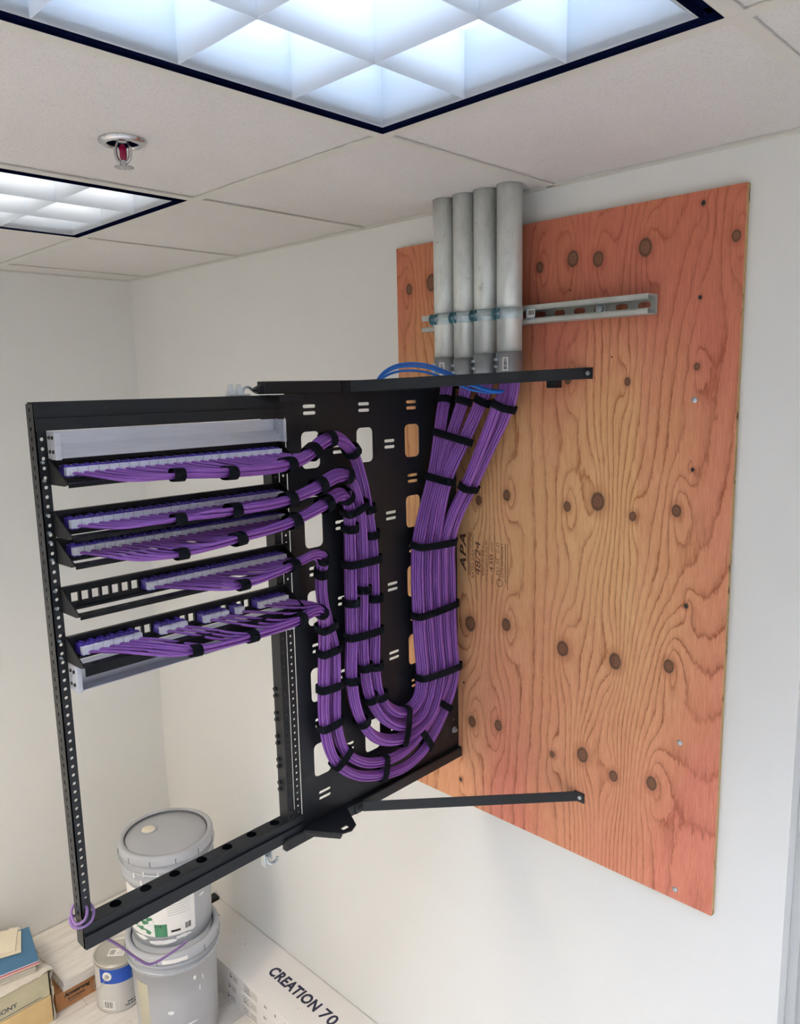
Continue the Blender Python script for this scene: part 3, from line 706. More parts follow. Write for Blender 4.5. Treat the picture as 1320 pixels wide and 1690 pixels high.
la = MB(); la.box(XR - 0.020, XR - 0.018, -0.668, -0.648, 1.222, 1.2515); la.box(XR - 0.020, XR - 0.002, -0.668, -0.666, 1.214, 1.2515); la.box(XR - 0.020, XR - 0.002, -0.650, -0.648, 1.226, 1.2515); la.build('lower_latch', M['zinc'], rack, 0.0005, 1)
la = MB(); la.tube(catmull([(XR - 0.010, -0.660, 1.236), (XR - 0.008, -0.656, 1.220), (XR - 0.006, -0.646, 1.213), (XR - 0.006, -0.634, 1.216), (XR - 0.006, -0.632, 1.222)], 0.003), 0.0034, 8); la.build('lower_latch_hook', M['zinc'], rack)
b = MB(); b.cyl((XR, -0.0330, 1.315), (XR + 0.0025, -0.0330, 1.315), 0.0085, None, 20); b.cyl((XR + 0.0025, -0.0330, 1.315), (XR + 0.009, -0.0330, 1.315), 0.0058, 0.005, 6); b.build('plate_bolt', M['zinc'], rack)
b = MB(); b.cyl((XR, -0.0330, 1.742), (XR + 0.007, -0.0330, 1.742), 0.0058, 0.005, 6); b.build('plate_bolt', M['zinc'], rack)

# silver trays screwed across the frame
def tray(z0, z1, label, shallow):
    t = thing('equipment_tray', label, 'tray', (XR, -0.81, (z0 + z1) / 2))
    d = 0.034
    m = MB(); ye = -0.5925; zm = z0 + (z1 - z0) * 0.48
    prof = [(XR + 0.0046, z1), (XR + 0.0046, zm), (XR + (0.026 if not shallow else 0.0046), z0), (XR + (0.034 if shallow else 0.0275), z0), (XR + (0.034 if shallow else 0.0275), z0 - 0.0015), (XR + (0.0026 if shallow else 0.024), z0 - 0.0015), (XR + 0.0026, zm - 0.001), (XR + 0.0026, z1)]
    n_ = len(prof); vs = [(x, y, z) for y in (-1.049, ye) for x, z in prof]
    m.add(vs, [(i, (i + 1) % n_, n_ + (i + 1) % n_, n_ + i) for i in range(n_)])
    m.build('back', M['silver'], t)
    for ya, yb, lip in ((-1.0500, -1.0480, -1.0410), (ye, ye + 0.002, ye + 0.0055)):
        e = MB(); e.prism([(XR + 0.0046, z0 - 0.003), (XR + d, z0 - 0.003), (XR + d, z1), (XR + 0.0046, z1)], lambda u, v, q: (u, ya + q, v), (0, yb - ya))
        a, b_ = sorted((ya, lip)); e.box(XR + d, XR + d + 0.002, a, b_, z0 - 0.003, z1); o = e.build('side_ear', M['silver'], t, 0.0008, 1)
        for dx in (0.013, 0.026) if ya < -1 else (0.018,):
            for dz in (0.010, 0.033):
                MB().cyl((XR + dx, ya, z0 + dz), (XR + dx, ya - 0.0022, z0 + dz), 0.0034, 0.0026, 10).build('tray_screw', M['zinc'] if ya > -1 else M['inkblack'], o)
    return t
tray(2.1440, 2.1865, 'silver metal tray fixed across the top of the rack frame', False)
tray(1.7480, 1.7920, 'silver metal tray fixed under the lowest patch panel', True)

# ------------------------------------------------------------------ patch panels
PORT0, PITCH = -1.0300, 0.0181
PANELS = {
    'A': (2.1425, [1] * 24), 'B': (2.0555, [1] * 24), 'C': (2.0100, [1] * 24),
    'D': (1.9255, [0] * 7 + [1] * 17),
    'E': (1.8385, [1] * 6 + [0] * 2 + [1] * 3 + [0] * 2 + [1] * 3 + [0] + [1] + [0] * 2 + [1] * 4)}
PNAME = {'A': 'topmost black patch panel, every port filled with purple jacks', 'B': 'second black patch panel from the top, mounted just above the third',
         'C': 'third black patch panel from the top, tight below the second', 'D': 'fourth black patch panel, seven empty ports at its left end',
         'E': 'lowest black patch panel, purple jacks in scattered groups above a silver tray'}
jb = MB(); jb.box(-0.006, 0.024, -0.0074, 0.0074, -0.0090, 0.0070); jb.box(-0.002, 0.016, -0.0030, 0.0030, 0.0070, 0.0100); jb.box(0.016, 0.026, -0.0078, -0.0020, 0.0040, 0.0088); jb.box(0.016, 0.026, 0.0020, 0.0078, 0.0040, 0.0088); jb.box(0.020, 0.028, -0.0070, 0.0070, -0.0100, -0.0070)
JB = jb.mesh('keystone_jack', M['jack'])
jc = MB(); jc.box(0.0242, 0.034, -0.0086, 0.0086, -0.0068, 0.0062); jc.cyl((0.034, 0, -0.0035), (0.0365, 0, -0.0035), 0.0042, 0.0036, 10)
JC = jc.mesh('jack_cap', M['cap'])
def port_y(i): return PORT0 + i * PITCH
def patch_panel(key):
    zt, ports = PANELS[key]
    t = thing('patch_panel', PNAME[key], 'patch panel', (XR, -0.82, zt - 0.0435), 'patch panels in the rack frame')
    zb = zt - 0.0425; zc = zt - 0.0205
    pl = MB().plate(rect(-1.0555, -0.5760, zb, zt), [rect(port_y(i) - 0.0066, port_y(i) + 0.0066, zc - 0.0082, zc + 0.0082) for i in range(24)], X3(XR + 0.0030), (0, 0.006))
    pl.box(XR + 0.009, XR + 0.0125, -1.0500, -0.5900, zt - 0.0085, zt); pl.box(XR + 0.009, XR + 0.0115, -1.0500, -0.5900, zb, zb + 0.005)
    pl.build('panel', M['bar'], t)
    for y in (-1.0525, -0.5900):
        w = MB(); w.prism([(XR + 0.009, zt), (XR + 0.009, zb), (XR + 0.064, zt - 0.0415), (XR + 0.0755, zt - 0.0385), (XR + 0.0755, zt - 0.0355)], lambda u, v, q, y=y: (u, y + q, v), (-0.001, 0.001)); w.build('side_bracket', M['bar'], t)
    zl = zt - 0.0375
    lb = MB(); lb.plate(rect(XR + 0.0530, XR + 0.0750, -1.0510, -0.5910), [rect(XR + 0.061, XR + 0.065, y - 0.006, y + 0.006) for y in np.arange(-1.028, -0.60, 0.0362)], Z3(zl), (-0.0015, 0))
    lb.box(XR + 0.0740, XR + 0.0757, -1.0510, -0.5910, zl - (0.016 if key == 'E' else 0.0060), zl)
    lb.build('lacing_bar', M['bar'], t)
    for y in (-1.0600,):
        for dz in (-0.006, -0.036):
            MB().cyl((XR + 0.0002, y, zt + dz), (XR + 0.006, y, zt + dz), 0.0028, 0.0022, 8).build('mounting_screw', M['zinc'], t)
    for i in range(24):
        if not ports[i]: continue
        loc = (XR + 0.008, port_y(i), zc)
        j = link('keystone_jack', JB, t, 0.0, 1, loc); link('jack_cap', JC, j, 0.0, 1, loc)
for k_ in 'ABCDE': patch_panel(k_)

# ------------------------------------------------------------------ purple cables, each one from its jack round the plate up into a conduit
PATHS={
'A':[(0.094, -1.07, 2.122), (0.094, -0.992, 2.116), (0.094, -0.873, 2.112), (0.094, -0.768, 2.104), (0.088, -0.639, 2.102), (0.08, -0.575, 2.113), (0.075, -0.535, 2.134), (0.065, -0.491, 2.144), (0.055, -0.454, 2.135), (0.045, -0.415, 2.104), (0.038, -0.384, 2.038), (0.034, -0.366, 1.967), (0.032, -0.353, 1.887, 0.95), (0.032, -0.352, 1.764, 0.95), (0.032, -0.353, 1.669, 0.95), (0.032, -0.356, 1.6, 0.95), (0.032, -0.346, 1.532, 0.95), (0.032, -0.315, 1.48, 0.95), (0.032, -0.257, 1.448, 0.95), (0.032, -0.208, 1.466, 0.95), (0.032, -0.191, 1.529, 0.88), (0.032, -0.198, 1.614, 0.88), (0.032, -0.202, 1.694, 0.88), (0.032, -0.204, 1.787, 0.88), (0.032, -0.198, 1.869, 0.88), (0.032, -0.174, 1.941, 0.95), (0.032, -0.139, 2.027, 0.95), (0.032, -0.115, 2.12, 0.94), (0.034, -0.103, 2.189, 0.94)],
'B':[(0.094, -1.069, 2.047), (0.094, -0.978, 2.04), (0.094, -0.876, 2.037), (0.094, -0.764, 2.033), (0.088, -0.641, 2.034), (0.08, -0.546, 2.049), (0.072, -0.484, 2.064), (0.062, -0.445, 2.055), (0.05, -0.414, 2.015), (0.04, -0.394, 1.964), (0.032, -0.385, 1.892, 0.95), (0.032, -0.387, 1.791, 0.95), (0.032, -0.392, 1.679, 0.95), (0.032, -0.389, 1.598, 0.95), (0.032, -0.371, 1.517, 0.95), (0.032, -0.324, 1.453, 0.95), (0.032, -0.258, 1.415, 0.95), (0.032, -0.191, 1.432, 0.95), (0.032, -0.159, 1.52, 0.88), (0.032, -0.166, 1.606, 0.88), (0.032, -0.171, 1.687, 0.88), (0.032, -0.174, 1.781, 0.88), (0.032, -0.167, 1.864, 0.88), (0.038, -0.152, 1.939, 0.95), (0.05, -0.133, 2.028, 0.95), (0.066, -0.109, 2.121, 0.94), (0.082, -0.093, 2.189, 0.94)],
'C':[(0.094, -1.066, 2.003), (0.094, -0.983, 1.984), (0.094, -0.875, 1.974), (0.094, -0.758, 1.98), (0.088, -0.633, 1.989), (0.08, -0.532, 2.01), (0.068, -0.476, 2.024), (0.05, -0.438, 1.998), (0.036, -0.424, 1.94), (0.032, -0.422, 1.857, 0.95), (0.032, -0.424, 1.759, 0.95), (0.032, -0.425, 1.688, 0.95), (0.032, -0.43, 1.587, 0.95), (0.032, -0.411, 1.493, 0.95), (0.032, -0.358, 1.418, 0.95), (0.032, -0.259, 1.383, 0.95), (0.032, -0.168, 1.412, 0.95), (0.032, -0.126, 1.511, 0.88), (0.032, -0.134, 1.598, 0.88), (0.032, -0.139, 1.679, 0.88), (0.032, -0.142, 1.775, 0.88), (0.034, -0.14, 1.86, 0.88), (0.05, -0.139, 1.938, 0.95), (0.072, -0.131, 2.029, 0.95), (0.105, -0.103, 2.121, 0.94), (0.135, -0.091, 2.189, 0.94)],
'D':[(0.094, -0.987, 1.928), (0.094, -0.888, 1.907), (0.094, -0.753, 1.891), (0.088, -0.63, 1.903), (0.075, -0.557, 1.911), (0.06, -0.524, 1.895), (0.045, -0.518, 1.856), (0.036, -0.51, 1.792), (0.034, -0.492, 1.726), (0.032, -0.477, 1.665, 0.95), (0.03, -0.477, 1.587, 0.95), (0.03, -0.478, 1.493, 0.95), (0.03, -0.455, 1.418, 0.95), (0.03, -0.398, 1.369, 0.95), (0.03, -0.334, 1.349, 0.95), (0.03, -0.269, 1.346, 0.95), (0.03, -0.208, 1.369, 0.95), (0.03, -0.137, 1.426, 0.95), (0.032, -0.095, 1.502, 0.88), (0.032, -0.101, 1.589, 0.88), (0.032, -0.107, 1.672, 0.88), (0.032, -0.108, 1.768, 0.88), (0.04, -0.115, 1.857, 0.88), (0.065, -0.115, 1.921, 0.95), (0.1, -0.1, 2.001, 0.94), (0.15, -0.101, 2.097, 0.94), (0.2, -0.108, 2.19, 0.94)],
'E':[(0.094, -1.085, 1.849), (0.094, -0.997, 1.816), (0.094, -0.861, 1.791), (0.094, -0.739, 1.785), (0.088, -0.626, 1.786), (0.07, -0.555, 1.788), (0.05, -0.52, 1.759), (0.038, -0.51, 1.717), (0.034, -0.509, 1.674, 0.95), (0.03, -0.511, 1.597, 0.95), (0.03, -0.513, 1.505, 0.95), (0.03, -0.491, 1.416, 0.95), (0.03, -0.43, 1.351, 0.95), (0.03, -0.335, 1.315, 0.95), (0.03, -0.254, 1.306, 0.95), (0.03, -0.179, 1.332, 0.95), (0.03, -0.102, 1.411, 0.95), (0.032, -0.066, 1.493, 0.88), (0.032, -0.072, 1.582, 0.88), (0.032, -0.076, 1.665, 0.88), (0.032, -0.077, 1.762, 0.88), (0.04, -0.087, 1.852, 0.88), (0.065, -0.09, 1.918, 0.95), (0.1, -0.072, 1.998, 0.94), (0.15, -0.066, 2.094, 0.94), (0.21, -0.075, 2.189, 0.94)],
}
TIES=[ ('A',(-0.873, 2.112)), ('A',(-0.768, 2.104)), ('A',(-0.633, 2.099)), ('A',(-0.553, 2.12)), ('A',(-0.508, 2.139)), ('A',(-0.423, 2.113)), ('A',(-0.37, 1.977)), ('A',(-0.354, 1.915)), ('B',(-0.877, 2.035)), ('B',(-0.764, 2.031)), ('B',(-0.635, 2.03)), ('B',(-0.542, 2.047)), ('B',(-0.461, 2.062)), ('C',(-0.875, 1.972)), ('C',(-0.758, 1.979)), ('C',(-0.627, 1.985)), ('C',(-0.528, 2.009)), ('C',(-0.453, 2.02)), ('D',(-0.753, 1.885)), ('D',(-0.624, 1.9)), ('D',(-0.52, 1.902)), ('D',(-0.524, 1.861)), ('E',(-0.861, 1.791)), ('E',(-0.739, 1.784)), ('E',(-0.62, 1.782)), ('E',(-0.534, 1.784)), ('BC',(-0.42, 1.985)), ('C',(-0.426, 1.943)), ('ABC',(-0.389, 1.857)), ('C',(-0.426, 1.769)), ('B',(-0.4, 1.793)), ('A',(-0.352, 1.764)), ('ABC',(-0.392, 1.686)), ('C',(-0.431, 1.587)), ('B',(-0.407, 1.606)), ('A',(-0.356, 1.6)), ('A',(-0.343, 1.523)), ('B',(-0.383, 1.517)), ('C',(-0.409, 1.477)), ('ABC',(-0.266, 1.431)), ('DE',(-0.504, 1.736)), ('DE',(-0.491, 1.669)), ('DE',(-0.492, 1.591)), ('DE',(-0.492, 1.498)), ('DE',(-0.473, 1.407)), ('DE',(-0.338, 1.34)), ('DE',(-0.189, 1.35)), ('DE',(-0.121, 1.424)), ('ABCDE',(-0.154, 1.521)), ('ABCDE',(-0.153, 1.692)), ('ABCDE',(-0.147, 1.859)), ('ABC',(-0.144, 2.022)), ('ABC',(-0.102, 2.12)), ('DE',(-0.089, 2.0)), ('A',(-0.098, 2.211)), ('B',(-0.091, 2.207)), ('C',(-0.094, 2.211)), ('DE',(-0.099, 2.2)), ]
NTH = ('first', 'second', 'third', 'fourth', 'fifth', 'sixth', 'seventh', 'eighth', 'ninth', 'tenth', 'eleventh', 'twelfth', 'thirteenth', 'fourteenth', 'fifteenth', 'sixteenth', 'seventeenth', 'eighteenth', 'nineteenth', 'twentieth', 'twenty-first', 'twenty-second', 'twenty-third', 'twenty-fourth')
ORD = {'A': 'topmost', 'B': 'second', 'C': 'third', 'D': 'fourth', 'E': 'lowest'}
TOP = {'A': (CONDUIT_X[0], CONDUIT_Y), 'B': (CONDUIT_X[1], CONDUIT_Y), 'C': (CONDUIT_X[2], CONDUIT_Y), 'D': (CONDUIT_X[3] - 0.0125, CONDUIT_Y - 0.002), 'E': (CONDUIT_X[3] + 0.0125, CONDUIT_Y + 0.002)}
CR = 0.00275
def hexpack(n):
    pts = []
    for a in range(-5, 6):
        for b in range(-5, 6):
            x = (a + b * 0.5) * CR * 2.0 + 0.0013; y = b * CR * 1.732 + 0.0008; pts.append((math.hypot(x * 1.12, y * 0.92), x, y))
    pts.sort(); return [(x, y) for _, x, y in pts[:n]]
BUND = {}
for key in 'ABCDE':
    raw = [(XR + q[0], q[1], q[2], (q[3] if len(q) > 3 else 1.0)) for q in PATHS[key]]
    tx, ty = TOP[key]; raw += [(tx, ty, 2.238, 0.95), (tx, ty, 2.30, 0.9)]
    Cp = catmull(raw, 0.009); P = Cp[:, :3]; fl_ = np.clip(Cp[:, 3], 0.75, 1.02)
    for _ in range(2): P[1:-1] = 0.25 * P[:-2] + 0.5 * P[1:-1] + 0.25 * P[2:]
    T = np.gradient(P, axis=0); T /= np.linalg.norm(T, axis=1)[:, None]
    N = np.array([1.0, 0, 0])[None] - T * T[:, :1]; N /= np.linalg.norm(N, axis=1)[:, None]; Bn = np.cross(T, N)
    used = [i for i in range(24) if PANELS[key][1][i]]; n = len(used)
    slots_ = hexpack(n)
    # at the panel B points downwards-or-up; first cables to join lie lowest and outermost
    slots_.sort(key=lambda q: (q[0] * Bn[6][2] - 0.4 * q[1]))
    zc = PANELS[key][0] - 0.0205
    rr = np.random.RandomState(ord(key)); cables = []
    m = len(P); s = np.arange(m) * 0.009
    for j, i in enumerate(used):
        b0, n0 = slots_[j]
        tw = 0.10 * np.sin(s * 2.1 + ord(key))
        wob = 0.0003
        b = (b0 * np.cos(tw) - n0 * np.sin(tw)) * fl_ + wob * np.sin(s * rr.uniform(6, 13) + rr.uniform(0, 6))
        nn = (b0 * np.sin(tw) + n0 * np.cos(tw)) / fl_ + wob * np.sin(s * rr.uniform(6, 13) + rr.uniform(0, 6))
        Q = P + Bn * b[:, None] + N * nn[:, None]
        yi = port_y(i); zj = zc - 0.0035
        start = np.array([XR + 0.043, yi, zj])
        k0 = int(np.argmin(np.abs(P[: m // 3, 1] - (yi + 0.012)))); k0 = max(k0, 0)
        L = rr.uniform(0.075, 0.115) if key in 'ABC' else rr.uniform(0.10, 0.15)
        k1 = int(np.argmin(np.abs(P[: m // 3, 1] - min(yi + 0.012 + L, -0.50)))); k1 = max(k1, k0 + 6)
        w = np.clip((np.arange(k0, k1) - k0) / (k1 - k0), 0, 1); w = w * w * (3 - 2 * w)
        lead = np.stack([start[0] + 0.030 * np.sin(np.linspace(0, 1.57, k1 - k0)), np.linspace(yi + 0.006, P[k1, 1], k1 - k0), zj - 0.016 * np.linspace(0, 1, k1 - k0) ** 0.8], 1)
        mid = lead * (1 - w)[:, None] + Q[k0:k1] * w[:, None]
        pts = np.vstack([start[None], mid, Q[k1:]])
        pts[2:-1] = 0.25 * pts[1:-2] + 0.5 * pts[2:-1] + 0.25 * pts[3:] if len(pts) > 4 else pts[2:-1]
        joined = np.full(m, False); joined[min(m - 1, k0 + int((k1 - k0) * 0.8)):] = True
        cables.append((Q, joined))
        o = MB().tube(pts, CR, 6).build('network_cable', M['purple'])
        tag(o, 'purple network cable plugged into the %s purple jack from the left, %s patch panel' % (NTH[j], ORD[key]), 'cable', 'cables of the %s patch panel' % ORD[key])
    BUND[key] = (P, T, N, Bn, cables)

GROUPNAME = {'A': 'the bundle of the topmost panel', 'B': 'the bundle of the second panel', 'C': 'the bundle of the third panel', 'D': 'the bundle of the fourth panel', 'E': 'the bundle of the lowest panel',
             'BC': 'the second and third bundles', 'ABC': 'the three upper bundles together', 'DE': 'the two lower bundles together', 'ABCDE': 'all five bundles'}
count = {}
TOTAL = {}
for g_, _ in TIES: TOTAL[g_] = TOTAL.get(g_, 0) + 1
def key_s(tie):
    P = BUND[tie[0][0]][0]; return int(np.argmin((P[:, 1] - tie[1][0]) ** 2 + (P[:, 2] - tie[1][1]) ** 2))
for g_, (ty, tz) in sorted(TIES, key=lambda q: (q[0], key_s(q))):
    ref = g_[len(g_) // 2] if g_ not in ('DE', 'BC') else g_[0]
    # plane through the wanted spot, across the run of the middle bundle
    P, T, N, Bn, _ = BUND[ref]; k = int(np.argmin((P[:, 1] - ty) ** 2 + (P[:, 2] - tz) ** 2))
    t0 = T[k].copy()
    if len(g_) > 1:
        for q in g_:
            if q != ref:
                P2, T2 = BUND[q][0], BUND[q][1]; k2 = int(np.argmin(((P2 - P[k]) ** 2).sum(1))); t0 = t0 + T2[k2] * (1 if np.dot(T2[k2], T[k]) > 0 else -1)
        t0 /= np.linalg.norm(t0)
    n0 = np.array([1.0, 0, 0]) - t0 * t0[0]; n0 /= np.linalg.norm(n0); b0 = np.cross(t0, n0)
    c0 = P[k]; pts = []
    for q in g_:
        for Q, joined in BUND[q][4]:
            dist = np.abs((Q - c0) @ t0); near = np.linalg.norm(Q - c0, axis=1) < 0.16
            cand = np.where(near & joined)[0]
            if len(cand) == 0: continue
            kk = cand[np.argmin(dist[cand])]
            if dist[kk] > 0.02: continue
            d = Q[kk] - c0; pts.append((d @ b0, d @ n0))
    if len(pts) < 2: pts = [(-0.006, -0.006), (0.006, 0.006)]
    pts = np.array(pts); lo = pts.min(0) - CR - 0.0014; hi = pts.max(0) + CR + 0.0022
    cb, cn_ = (lo + hi) / 2; hb, hn = (hi - lo) / 2; hn = max(hn, 0.007); hb = max(hb, 0.007)
    wide = 0.0105 if k < len(P) * 0.25 else 0.0092
    ring = []
    for a in np.linspace(0, 2 * np.pi, 32, endpoint=False):
        ex = 2.0 / (2.8 if len(g_) == 1 else 5.5)
        ring.append((cb + hb * np.sign(np.cos(a)) * abs(np.cos(a)) ** ex, cn_ + hn * np.sign(np.sin(a)) * abs(np.sin(a)) ** ex))
    mb = MB(); vs = []; th = 0.0014; R_ = np.array(ring); ctr = np.array([cb, cn_])
    for off, tt in ((0, -wide), (th, -wide), (th * 1.15, 0), (th, wide), (0, wide)):
        for (u, v) in R_:
            dd = np.array([u, v]) - ctr; sc = 1 + off / max(np.linalg.norm(dd), 0.004)
            qq = ctr + dd * sc
            vs.append(c0 + b0 * qq[0] + n0 * qq[1] + t0 * tt)
    fs = []
    for r_ in range(4):
        for i in range(32): fs.append((r_ * 32 + i, r_ * 32 + (i + 1) % 32, (r_ + 1) * 32 + (i + 1) % 32, (r_ + 1) * 32 + i))
    mb.add(vs, fs, True)
    # the loose end, lapped over on the room side
    e0 = c0 + b0 * (cb - hb * 0.35) + n0 * (cn_ + hn + th * 1.2)
    vs = [e0 + b0 * a + t0 * w_ + n0 * d for d in (0, 0.0012) for a, w_ in ((0, -wide * 0.96), (hb * 0.8, -wide * 0.96), (hb * 0.8, wide * 0.96), (0, wide * 0.96))]
    mb.add(vs, [(0, 1, 2, 3), (7, 6, 5, 4), (0, 4, 5, 1), (1, 5, 6, 2), (2, 6, 7, 3), (3, 7, 4, 0)])
    count[g_] = count.get(g_, 0) + 1
    o = mb.build('cable_strap', M['strap'])
    tag(o, 'black hook-and-loop strap, %s from the panel end round %s' % (NTH[count[g_] - 1], GROUPNAME[g_]), 'cable strap', 'hook-and-loop straps on ' + GROUPNAME[g_])

# blue patch leads thrown over the upper brace
blue = [(1.700, -0.300, 2.232), (1.712, -0.292, 2.262), (1.742, -0.290, 2.281), (1.779, -0.279, 2.291), (1.815, -0.241, 2.288), (1.850, -0.199, 2.268), (1.878, -0.158, 2.246), (1.905, -0.118, 2.232), (1.925, -0.070, 2.236), (1.930, -0.050, 2.262)]
for k, (nm, dz, dx) in enumerate((('upper', 0.0032, 0.000), ('middle', -0.0005, 0.0055), ('lower', -0.0062, 0.001))):
    pts = []
    for i, q in enumerate(blue):
        f = i / (len(blue) - 1); s_ = math.sin(f * math.pi)
        pts.append((q[0] + dx * s_ + 0.004 * s_, q[1] - dx * s_ - 0.006 * s_, q[2] + dz * (0.3 + s_) * (1.4 if f < 0.7 else 0.6)))
    o = MB().tube(catmull(pts, 0.006), 0.0029, 8).build('blue_patch_lead', M['blue'])
    tag(o, 'blue network lead draped over the upper brace, %s of the three' % nm, 'cable', 'blue leads over the upper brace')

# offcut of purple cable looped round the foot of the left post
lp = [(1.690, -1.0520, 1.338), (1.716, -1.0560, 1.330), (1.722, -1.0640, 1.314), (1.712, -1.0790, 1.304), (1.690, -1.0800, 1.306), (1.672, -1.0740, 1.316), (1.664, -1.060, 1.322), (1.668, -1.0440, 1.326), (1.690, -1.0380, 1.322), (1.712, -1.0400, 1.314), (1.724, -1.0520, 1.304), (1.720, -1.0690, 1.297), (1.704, -1.0840, 1.296), (1.684, -1.0840, 1.302)]
lp = [(1.694 + (x - 1.694) * 0.80, -1.060 + (y + 1.060) * 0.80, 1.318 + (z - 1.318) * 0.85) for x, y, z in lp]
lp += [(1.664, -1.066, 1.296), (1.660, -1.042, 1.268), (1.662, -1.012, 1.222), (1.668, -0.982, 1.184), (1.674, -0.952, 1.142), (1.676, -0.932, 1.121), (1.676, -0.912, 1.117), (1.675, -0.881, 1.118), (1.675, -0.862, 1.120), (1.675, -0.848, 1.124)]
o = MB().tube(catmull(lp, 0.004), 0.0026, 8).build('cable_offcut', M['purple2'])
tag(o, 'short purple cable looped round the foot of the left rack post, tail hanging free', 'cable')

# ------------------------------------------------------------------ things on the floor
def patch(c, r, a0, a1, z0, z1, name, m, parent, n=14):
    mb = MB(); mb.lathe([(r(z0), z0), (r((z0 + z1) / 2), (z0 + z1) / 2), (r(z1), z1)], c, n, math.radians(a0), math.radians(a1)); return mb.build(name, M[m], parent)
def blob(c, r, a, z, w, hgt, parent, name='paint_drip', seed=0):
    q = random.Random(seed); mb = MB(); k = 14; vs = []
    for i in range(k):
        t = 2 * math.pi * i / k; f = q.uniform(0.6, 1.1)
        aa = math.radians(a) + w * f * math.cos(t) / r(z); zz = z + hgt * f * math.sin(t)
        vs.append((c[0] + (r(zz) + 0.0007) * math.cos(aa), c[1] + (r(zz) + 0.0007) * math.sin(aa), c[2] + zz))
    aa = math.radians(a); vs.append((c[0] + (r(z) + 0.002) * math.cos(aa), c[1] + (r(z) + 0.002) * math.sin(aa), c[2] + z))
    mb.add(vs, [(i, (i + 1) % k, k) for i in range(k)], True); return mb.build(name, M['drip'], parent)
def pail(cx, cy, z, hgt, label, cs):
    t = thing('paint_pail', label, 'pail', (cx, cy, z), 'stacked paint pails'); c = (cx, cy, z)
    rb, rt = 0.134, 0.1475; R = lambda q: rb + (rt - rb) * q / hgt
    h = hgt - 0.024
    MB().lathe([(0, 0.006), (rb - 0.008, 0.006), (rb - 0.004, 0.0), (rb, 0.004), (R(0.1), 0.1), (R(0.2), 0.2), (R(h - 0.092 * cs), h - 0.092 * cs), (rt + 0.0075, h - 0.088 * cs), (rt + 0.0085, h - 0.070 * cs), (rt + 0.0075, h - 0.062 * cs), (rt + 0.001, h - 0.060 * cs), (rt + 0.001, h - 0.040 * cs), (rt + 0.0075, h - 0.037 * cs), (rt + 0.0075, h - 0.028 * cs), (rt + 0.001, h - 0.025 * cs), (rt, h)], c, 56).build('body', M['pail'], t)
    l0 = hgt - 0.036
    ld = MB().lathe([(rt + 0.001, l0 + 0.004), (rt + 0.0065, l0), (rt + 0.0105, l0 + 0.006), (rt + 0.0105, l0 + 0.024), (rt + 0.0085, l0 + 0.033), (rt + 0.002, l0 + 0.036), (rt - 0.008, l0 + 0.034), (rt - 0.0105, l0 + 0.027), (rt - 0.012, l0 + 0.0255), (rt - 0.014, l0 + 0.027), (0.06, l0 + 0.0275), (0, l0 + 0.0275)], c, 64).build('lid', M['pail'], t)
    MB().lathe([(rt - 0.0090, l0 + 0.0335), (rt - 0.0130, l0 + 0.0285)], c, 64).build('lid_seam', M['paildark'], ld)
    tabs = MB()
    for k in range(12):
        a = 2 * math.pi * k / 12 + 0.2; m = Matrix.Translation((cx, cy, z + l0)) @ Matrix.Rotation(a, 4, 'Z')
        tabs.box(rt + 0.0095, rt + 0.0110, -0.0012, 0.0012, 0.004, 0.022, m)
    tabs.build('lid_notch', M['paildark'], ld)
    bw = []
    for a in np.linspace(-118, 62, 40):
        f = math.sin(math.radians((a + 118)))
        ar = math.radians(a); bw.append((cx + (rt + 0.012 + 0.004 * f) * math.cos(ar), cy + (rt + 0.012 + 0.004 * f) * math.sin(ar), z + h - 0.010 - 0.028 * f))
    MB().tube(bw, 0.0018, 6).build('bail_handle', M['zinc'], t)
    return t, c, R, ld, l0
CXU, CYU, ZU = 0.690, -0.375, 0.4000
t, c, R, ld, l0 = pail(0.715, -0.390, 0.0, 0.408, 'grey plastic paint pail on the floor, lower of the two stacked', 0.62)
RR = lambda q: R(q) + 0.0005
patch(c, RR, -90, -68, 0.06, 0.285, 'masking_tape', 'tape', t)
patch(c, lambda q: 0.1475 + 0.0113, -42, -12, 0.380, 0.394, 'rim_tape', 'paper', t)
blob(c, RR, -36.5, 0.182, 0.012, 0.010, t, 'paint_splat', 4); blob(c, RR, -12, 0.12, 0.03, 0.004, t, 'paint_splat', 5); blob(c, RR, 4, 0.24, 0.003, 0.013, t, 'paint_drip', 6)
blob(c, lambda q: 0.1562, -5, 0.298, 0.006, 0.010, t, 'paint_drip', 8); blob(c, lambda q: 0.1562, 6, 0.285, 0.003, 0.012, t, 'paint_drip', 9)
t, c, R, ld, l0 = pail(CXU, CYU, ZU, 0.345, 'grey plastic paint pail with a torn white label, upper of the two stacked', 1.0)
RR = lambda q: R(q) + 0.0006; R2 = lambda q: R(q) + 0.0011; R3 = lambda q: R(q) + 0.0015
sp = MB().lathe([(0.0300, 0), (0.0300, 0.0025), (0.0262, 0.0035), (0.0245, 0.0015), (0, 0.0015)], (0.6230, -0.4060, ZU + l0 + 0.0275), 24).build('spout_ring', M['pail'], ld)
MB().lathe([(0.0238, 0.0010), (0.0222, 0.003), (0, 0.0032)], (0.6230, -0.4060, ZU + l0 + 0.0275), 24).build('spout_cap', M['spout'], ld)
lab = patch(c, RR, -128, 5, 0.043, 0.213, 'label', 'paper', t, 30)
patch(c, R2, -52.5, -35, 0.043, 0.090, 'green_print', 'green', lab)
patch(c, R2, -30, -17, 0.056, 0.064, 'black_print', 'inkblack', lab)
